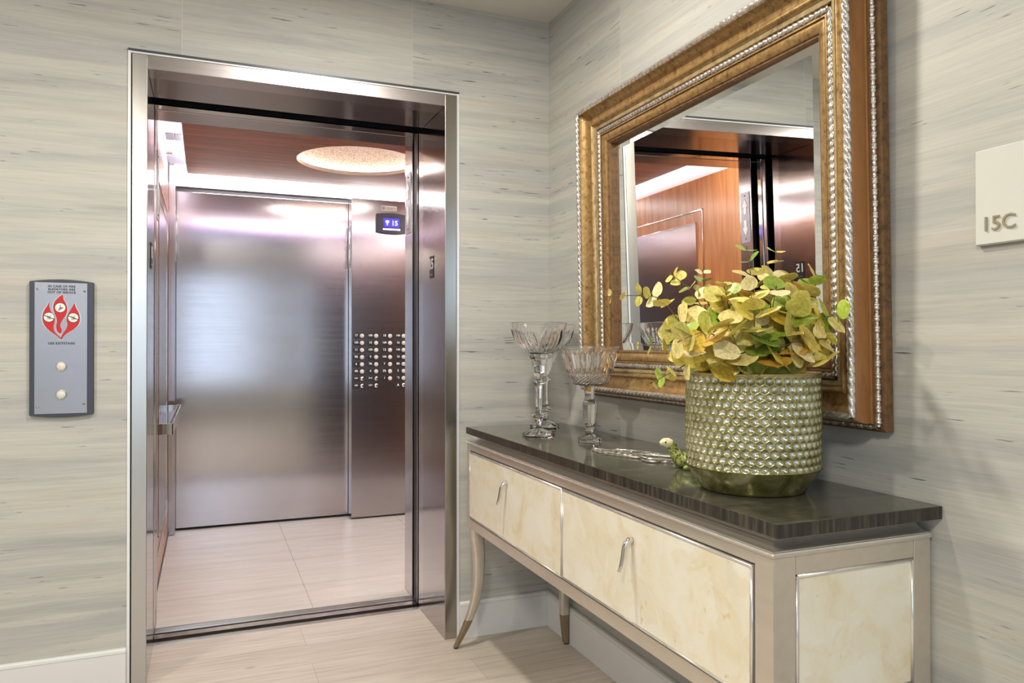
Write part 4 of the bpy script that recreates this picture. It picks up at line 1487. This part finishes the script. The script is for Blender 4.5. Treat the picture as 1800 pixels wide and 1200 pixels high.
for k in range(16):
    an = math.radians(150 + 250 * k / 15)
    a_ = Vector((math.cos(an), math.sin(an), 0))
    rr = rnd.uniform(0.13, 0.19); hh = rnd.uniform(0.05, 0.20) + (0.03 if k % 2 else 0)
    rr = rr * (1.15 - hh * 1.6)
    if a_.x > 0.1: rr *= 0.55
    b_ = Vector((PC[0], PC[1], PTOP + 0.003))
    SPR.append(([tuple(b_ + a_ * 0.06), tuple(b_ + a_ * rr * 0.7 + Vector((0, 0, hh * 0.5))), tuple(b_ + a_ * rr + Vector((0, 0, hh)))], 0.058, 0.040, 4))
root_c = Vector((PC[0], PC[1], PTOP - 0.04))
for pts, s0, s1, n in SPR:
    P = [Vector(p) for p in pts]
    st = root_c.copy(); st.x = (P[0].x + root_c.x) / 2; st.y = (P[0].y + root_c.y) / 2
    # keep the foot of every stem inside the mouth of the pot
    e = P[0] - root_c; e.z = 0
    if e.length > 0.11:
        e = e.normalized() * 0.11
    P[0] = Vector((root_c.x + e.x, root_c.y + e.y, max(P[0].z, PTOP + 0.003)))
    mb = MB()
    path = [st] + [bez(P, k / 24) for k in range(25)]
    mb.tube(path, [0.0017] + [0.0016 - 0.0009 * k / 24 for k in range(25)], 'stem', 6)
    sp = mb.build('stem', EU)
    lf = MB()
    ph = rnd.uniform(0, PI)
    for k in range(n):
        t = 0.10 + 0.86 * (k / (n - 1)) ** 0.9
        p = bez(P, t); dr = (bez(P, min(1, t + 0.02)) - bez(P, max(0, t - 0.02))).normalized()
        size = s0 + (s1 - s0) * (k / (n - 1)) ** 1.3
        up = Vector((0, 0, 1)) if abs(dr.z) < 0.8 else Vector((0.3, -1, 0))
        a0 = dr.cross(up).normalized(); b0 = dr.cross(a0)
        ang = ph + k * PI / 2 + rnd.uniform(-0.35, 0.35)
        fresh = k >= n - 2 and rnd.random() < 0.3
        for s_ in (0, 1):
            aa = ang + s_ * PI + rnd.uniform(-0.2, 0.2)
            out = a0 * math.cos(aa) + b0 * math.sin(aa)
            ld = (out * 0.85 + dr * rnd.uniform(0.15, 0.75)).normalized()
            nr = (dr * 0.8 - out * 0.3 + Vector((-0.45, -0.75, 0.25)) * 0.55 + Vector((rnd.uniform(-.4, .4), rnd.uniform(-.4, .4), rnd.uniform(-.3, .3)))).normalized()
            sz = size * rnd.uniform(0.95, 1.28)
            c = rnd.choice(PAL[:8] + PAL[:4] + PAL[10:] + PAL[8:9])
            if fresh:
                c = rnd.choice([(0.24, 0.36, 0.04), (0.16, 0.26, 0.03), (0.34, 0.45, 0.07)])
            jit = rnd.uniform(0.86, 1.14)
            c = tuple(min(1, q * jit * 1.16) for q in c)
            # keep clear of the mirror frame behind
            tipx = (p + ld * sz).x
            if tipx > -0.112:
                ld.x -= (tipx + 0.112) / sz * 1.6
                ld.normalize()
            if (p + ld * sz).z < PTOP + 0.004 and (Vector((p.x, p.y, 0)) - Vector((PC[0], PC[1], 0))).length < 0.19:
                ld.z = abs(ld.z) * 0.6 + 0.1
                ld.normalize()
            add_leaf(lf, p + ld * 0.002, ld, nr, sz, sz * rnd.uniform(0.46, 0.56), c)
    lf.tube([P[-1], P[-1] + (P[-1] - P[-2]).normalized() * 0.006], 0.0014, 'stem', 6)
    lo_ = lf.build('leaves', sp, fix=False)
mb = MB()
mb.lathe([(0.0, -0.004), (0.133, -0.004), (0.134, 0.004), (0.09, 0.016), (0.0, 0.022)], 'soil', 40, cap=False)
mb.build('moss', EU, 0.0, local=True)

# ------------------------------------------------------------------ turtle figurine
TL = thing('turtle_figurine', 'small green and cream glazed turtle raising its head behind the planter', 'figurine', (-0.190, -1.260, TZT), rot=(0, 0, math.radians(162)))
def tcol(p, n):
    k = 0.5 + 0.5 * math.tanh(2.5 * math.sin(p[0] * 640 + 3 * math.sin(p[1] * 400 + p[2] * 250)) * math.sin(p[1] * 420 + p[2] * 520 + 2 * math.sin(p[0] * 300)))
    return k


mb = MB()
def shellf(a, b):
    th = 2 * PI * a; ph = PI * b
    return (0.040 * math.cos(th) * math.sin(ph) - 0.012, 0.030 * math.sin(th) * math.sin(ph), 0.020 + 0.019 * math.cos(ph) * (1.15 if ph < PI / 2 else 0.8))
mb.grid(shellf, 32, 16, 'turtle', cu=True, col=lambda a, b: tuple(x + (y - x) * tcol(shellf(a, b), 0) for x, y in zip((0.03, 0.09, 0.02), (0.42, 0.50, 0.14))))
mb.build('shell', TL, 0.0, local=True)
mb = MB()
NK = [((0.012, 0, 0.016), 0.0150), ((0.024, 0, 0.020), 0.0165), ((0.033, 0, 0.031), 0.0140), ((0.039, 0, 0.043), 0.0115), ((0.045, 0, 0.053), 0.0115), ((0.053, 0, 0.0575), 0.0120), ((0.061, 0, 0.0585), 0.0105), ((0.068, 0, 0.057), 0.0068), ((0.0715, 0, 0.056), 0.002)]
PP = [Vector(p) for p, r in NK]; RR = [r for p, r in NK]
def neckf(a, b):
    t = a; n = len(PP) - 1; x = t * n; i = min(int(x), n - 1); u = x - i
    c = bez(PP, t); r = RR[i] + (RR[i + 1] - RR[i]) * (u * u * (3 - 2 * u))
    d = (bez(PP, min(1, t + .01)) - bez(PP, max(0, t - .01))).normalized()
    s1 = Vector((0, 1, 0)); s2 = d.cross(s1)
    th = 2 * PI * b
    return c + s1 * r * math.cos(th) + s2 * r * math.sin(th)
def neckc(a, b):
    p = neckf(a, b); k = tcol(p, 0)
    if a < 0.55:
        return tuple(x + (y - x) * k for x, y in zip((0.05, 0.13, 0.02), (0.62, 0.62, 0.20)))
    return tuple(x + (y - x) * min(1, k + 0.5) for x, y in zip((0.42, 0.44, 0.20), (0.76, 0.72, 0.46)))
mb.grid(neckf, 80, 36, 'turtle', cv=True, col=neckc)
TL.scale = (1.12, 1.12, 1.12)
hd_ = mb.build('head_and_neck', TL, 0.0, local=True)
mb = MB()
for s_ in (1, -1):
    mb.lathe([(0.0, -0.0018), (0.0016, -0.001), (0.0022, 0), (0.0016, 0.001), (0, 0.0018)], 'inkblack', 12, Matrix.Translation((0.0605, s_ * 0.0102, 0.0605)) @ Matrix.Rotation(PI / 2, 4, 'X'), cap=False)
mb.build('eye', hd_, 0.0, local=True)
for (x, y, a) in ((0.014, 0.028, 0.5), (0.014, -0.028, -0.5), (-0.038, 0.024, 2.6), (-0.038, -0.024, -2.6)):
    mb = MB()
    mb.cur = (0.28, 0.36, 0.08)
    mt = Matrix.Translation((x, y, 0.006)) @ Matrix.Rotation(a, 4, 'Z') @ Matrix.Scale(1.9, 4, (1, 0, 0))
    mb.lathe([(0.0, -0.0058), (0.006, -0.004), (0.008, 0), (0.006, 0.004), (0, 0.006)], 'turtle', 16, mt, cap=False)
    mb.build('flipper', TL, 0.0, local=True)

# ------------------------------------------------------------------ openwork leaf ornament
OW = thing('openwork_ornament', 'flat openwork silver wire ornament of a leaf and a ring lying on the console', 'ornament', (-0.2, -1.0, TZT))
zo = TZT + 0.0032


def blade(p0, p1, wid, m_, cells, name):
    mb = MB()
    a = Vector((*p0, zo)); b = Vector((*p1, zo)); d = b - a; L = d.length; d.normalize(); w = Vector((-d.y, d.x, 0))
    def side(s_, t): return a + d * (L * t) + w * (s_ * wid * math.sin(PI * t ** 0.85) ** 0.8)
    loop = [side(1, k / 20) for k in range(21)] + [side(-1, 1 - k / 20) for k in range(1, 20)]
    mb.tube(loop, 0.0017, 'wire', 8, closed=True)
    mb.tube([side(0, 0.02), side(0, 0.98)], 0.0014, 'wire', 8)
    for k in range(1, cells):
        t = k / cells
        for s_ in (1, -1):
            c = side(s_ * 0.52, t); r = wid * 0.34 * math.sin(PI * t ** 0.85) ** 0.8 + 0.0015
            mb.tube([c + d * (r * 1.2 * math.cos(q * PI / 5)) + w * (r * math.sin(q * PI / 5)) for q in range(10)], 0.0011, 'wire', 6, closed=True)
    return mb.build(name, OW)


blade((-0.262, -0.868), (-0.226, -1.080), 0.030, 'wire', 8, 'leaf')
blade((-0.215, -0.905), (-0.120, -1.110), 0.026, 'wire', 6, 'leaf')
mb = MB()
mb.tube([(-0.222 + 0.020 * math.cos(q * PI / 10), -1.128 + 0.030 * math.sin(q * PI / 10), zo) for q in range(20)], 0.0026, 'wire', 8, closed=True)
mb.tube([(-0.222 + 0.010 * math.cos(q * PI / 8), -1.128 + 0.017 * math.sin(q * PI / 8), zo) for q in range(16)], 0.0014, 'wire', 8, closed=True)
mb.build('ring', OW)
mb = MB()
for q in range(4):
    cx, cy = -0.202 + 0.017 * q, -1.165 - 0.018 * q
    mb.tube([(cx + 0.009 * math.cos(k * PI / 6), cy + 0.011 * math.sin(k * PI / 6), zo) for k in range(12)], 0.0015, 'wire', 6, closed=True)
mb.tube([(-0.200, -0.930, zo), (-0.205, -1.0, zo + 0.001), (-0.214, -1.100, zo)], 0.0016, 'wire', 8)
mb.build('chain_link', OW)

# ------------------------------------------------------------------ recessed downlights and the added flush fill light
M['lens'] = emit('downlight_lens', (1.0, 0.94, 0.85), 3.0)
for (x, y, where) in ((-0.86, -1.05, 'in the ceiling just in front of the elevator'), (-2.75, -1.35, 'added in the ceiling left of the elevator doorway as fill')):
    D = thing('recessed_downlight', 'small round white recessed downlight ' + where, 'ceiling light', (x, y, H), 'recessed downlights')
    MB().lathe([(0.068, -0.001), (0.075, -0.004), (0.088, -0.004), (0.090, 0.0)], 'white', 40, cap=False).build('trim_ring', D, 0.0, local=True)
    MB().lathe([(0.0, -0.001), (0.068, -0.001)], 'lens', 40, cap=False).build('lens', D, 0.0, local=True, fix=False)

D = thing('ceiling_fill_light', 'round white flush ceiling light added unseen behind the camera as soft fill', 'ceiling light', (-1.95, -3.3, H))  # fitting added to match the soft fill lamp
MB().lathe([(0.25, 0.0), (0.25, -0.030), (0.24, -0.036), (0.232, -0.036), (0.232, -0.030)], 'white', 56, cap=False).build('rim', D, 0.0, local=True)
MB().lathe([(0.0, -0.032), (0.232, -0.032)], 'lens', 56, cap=False).build('lens', D, 0.0, local=True, fix=False)
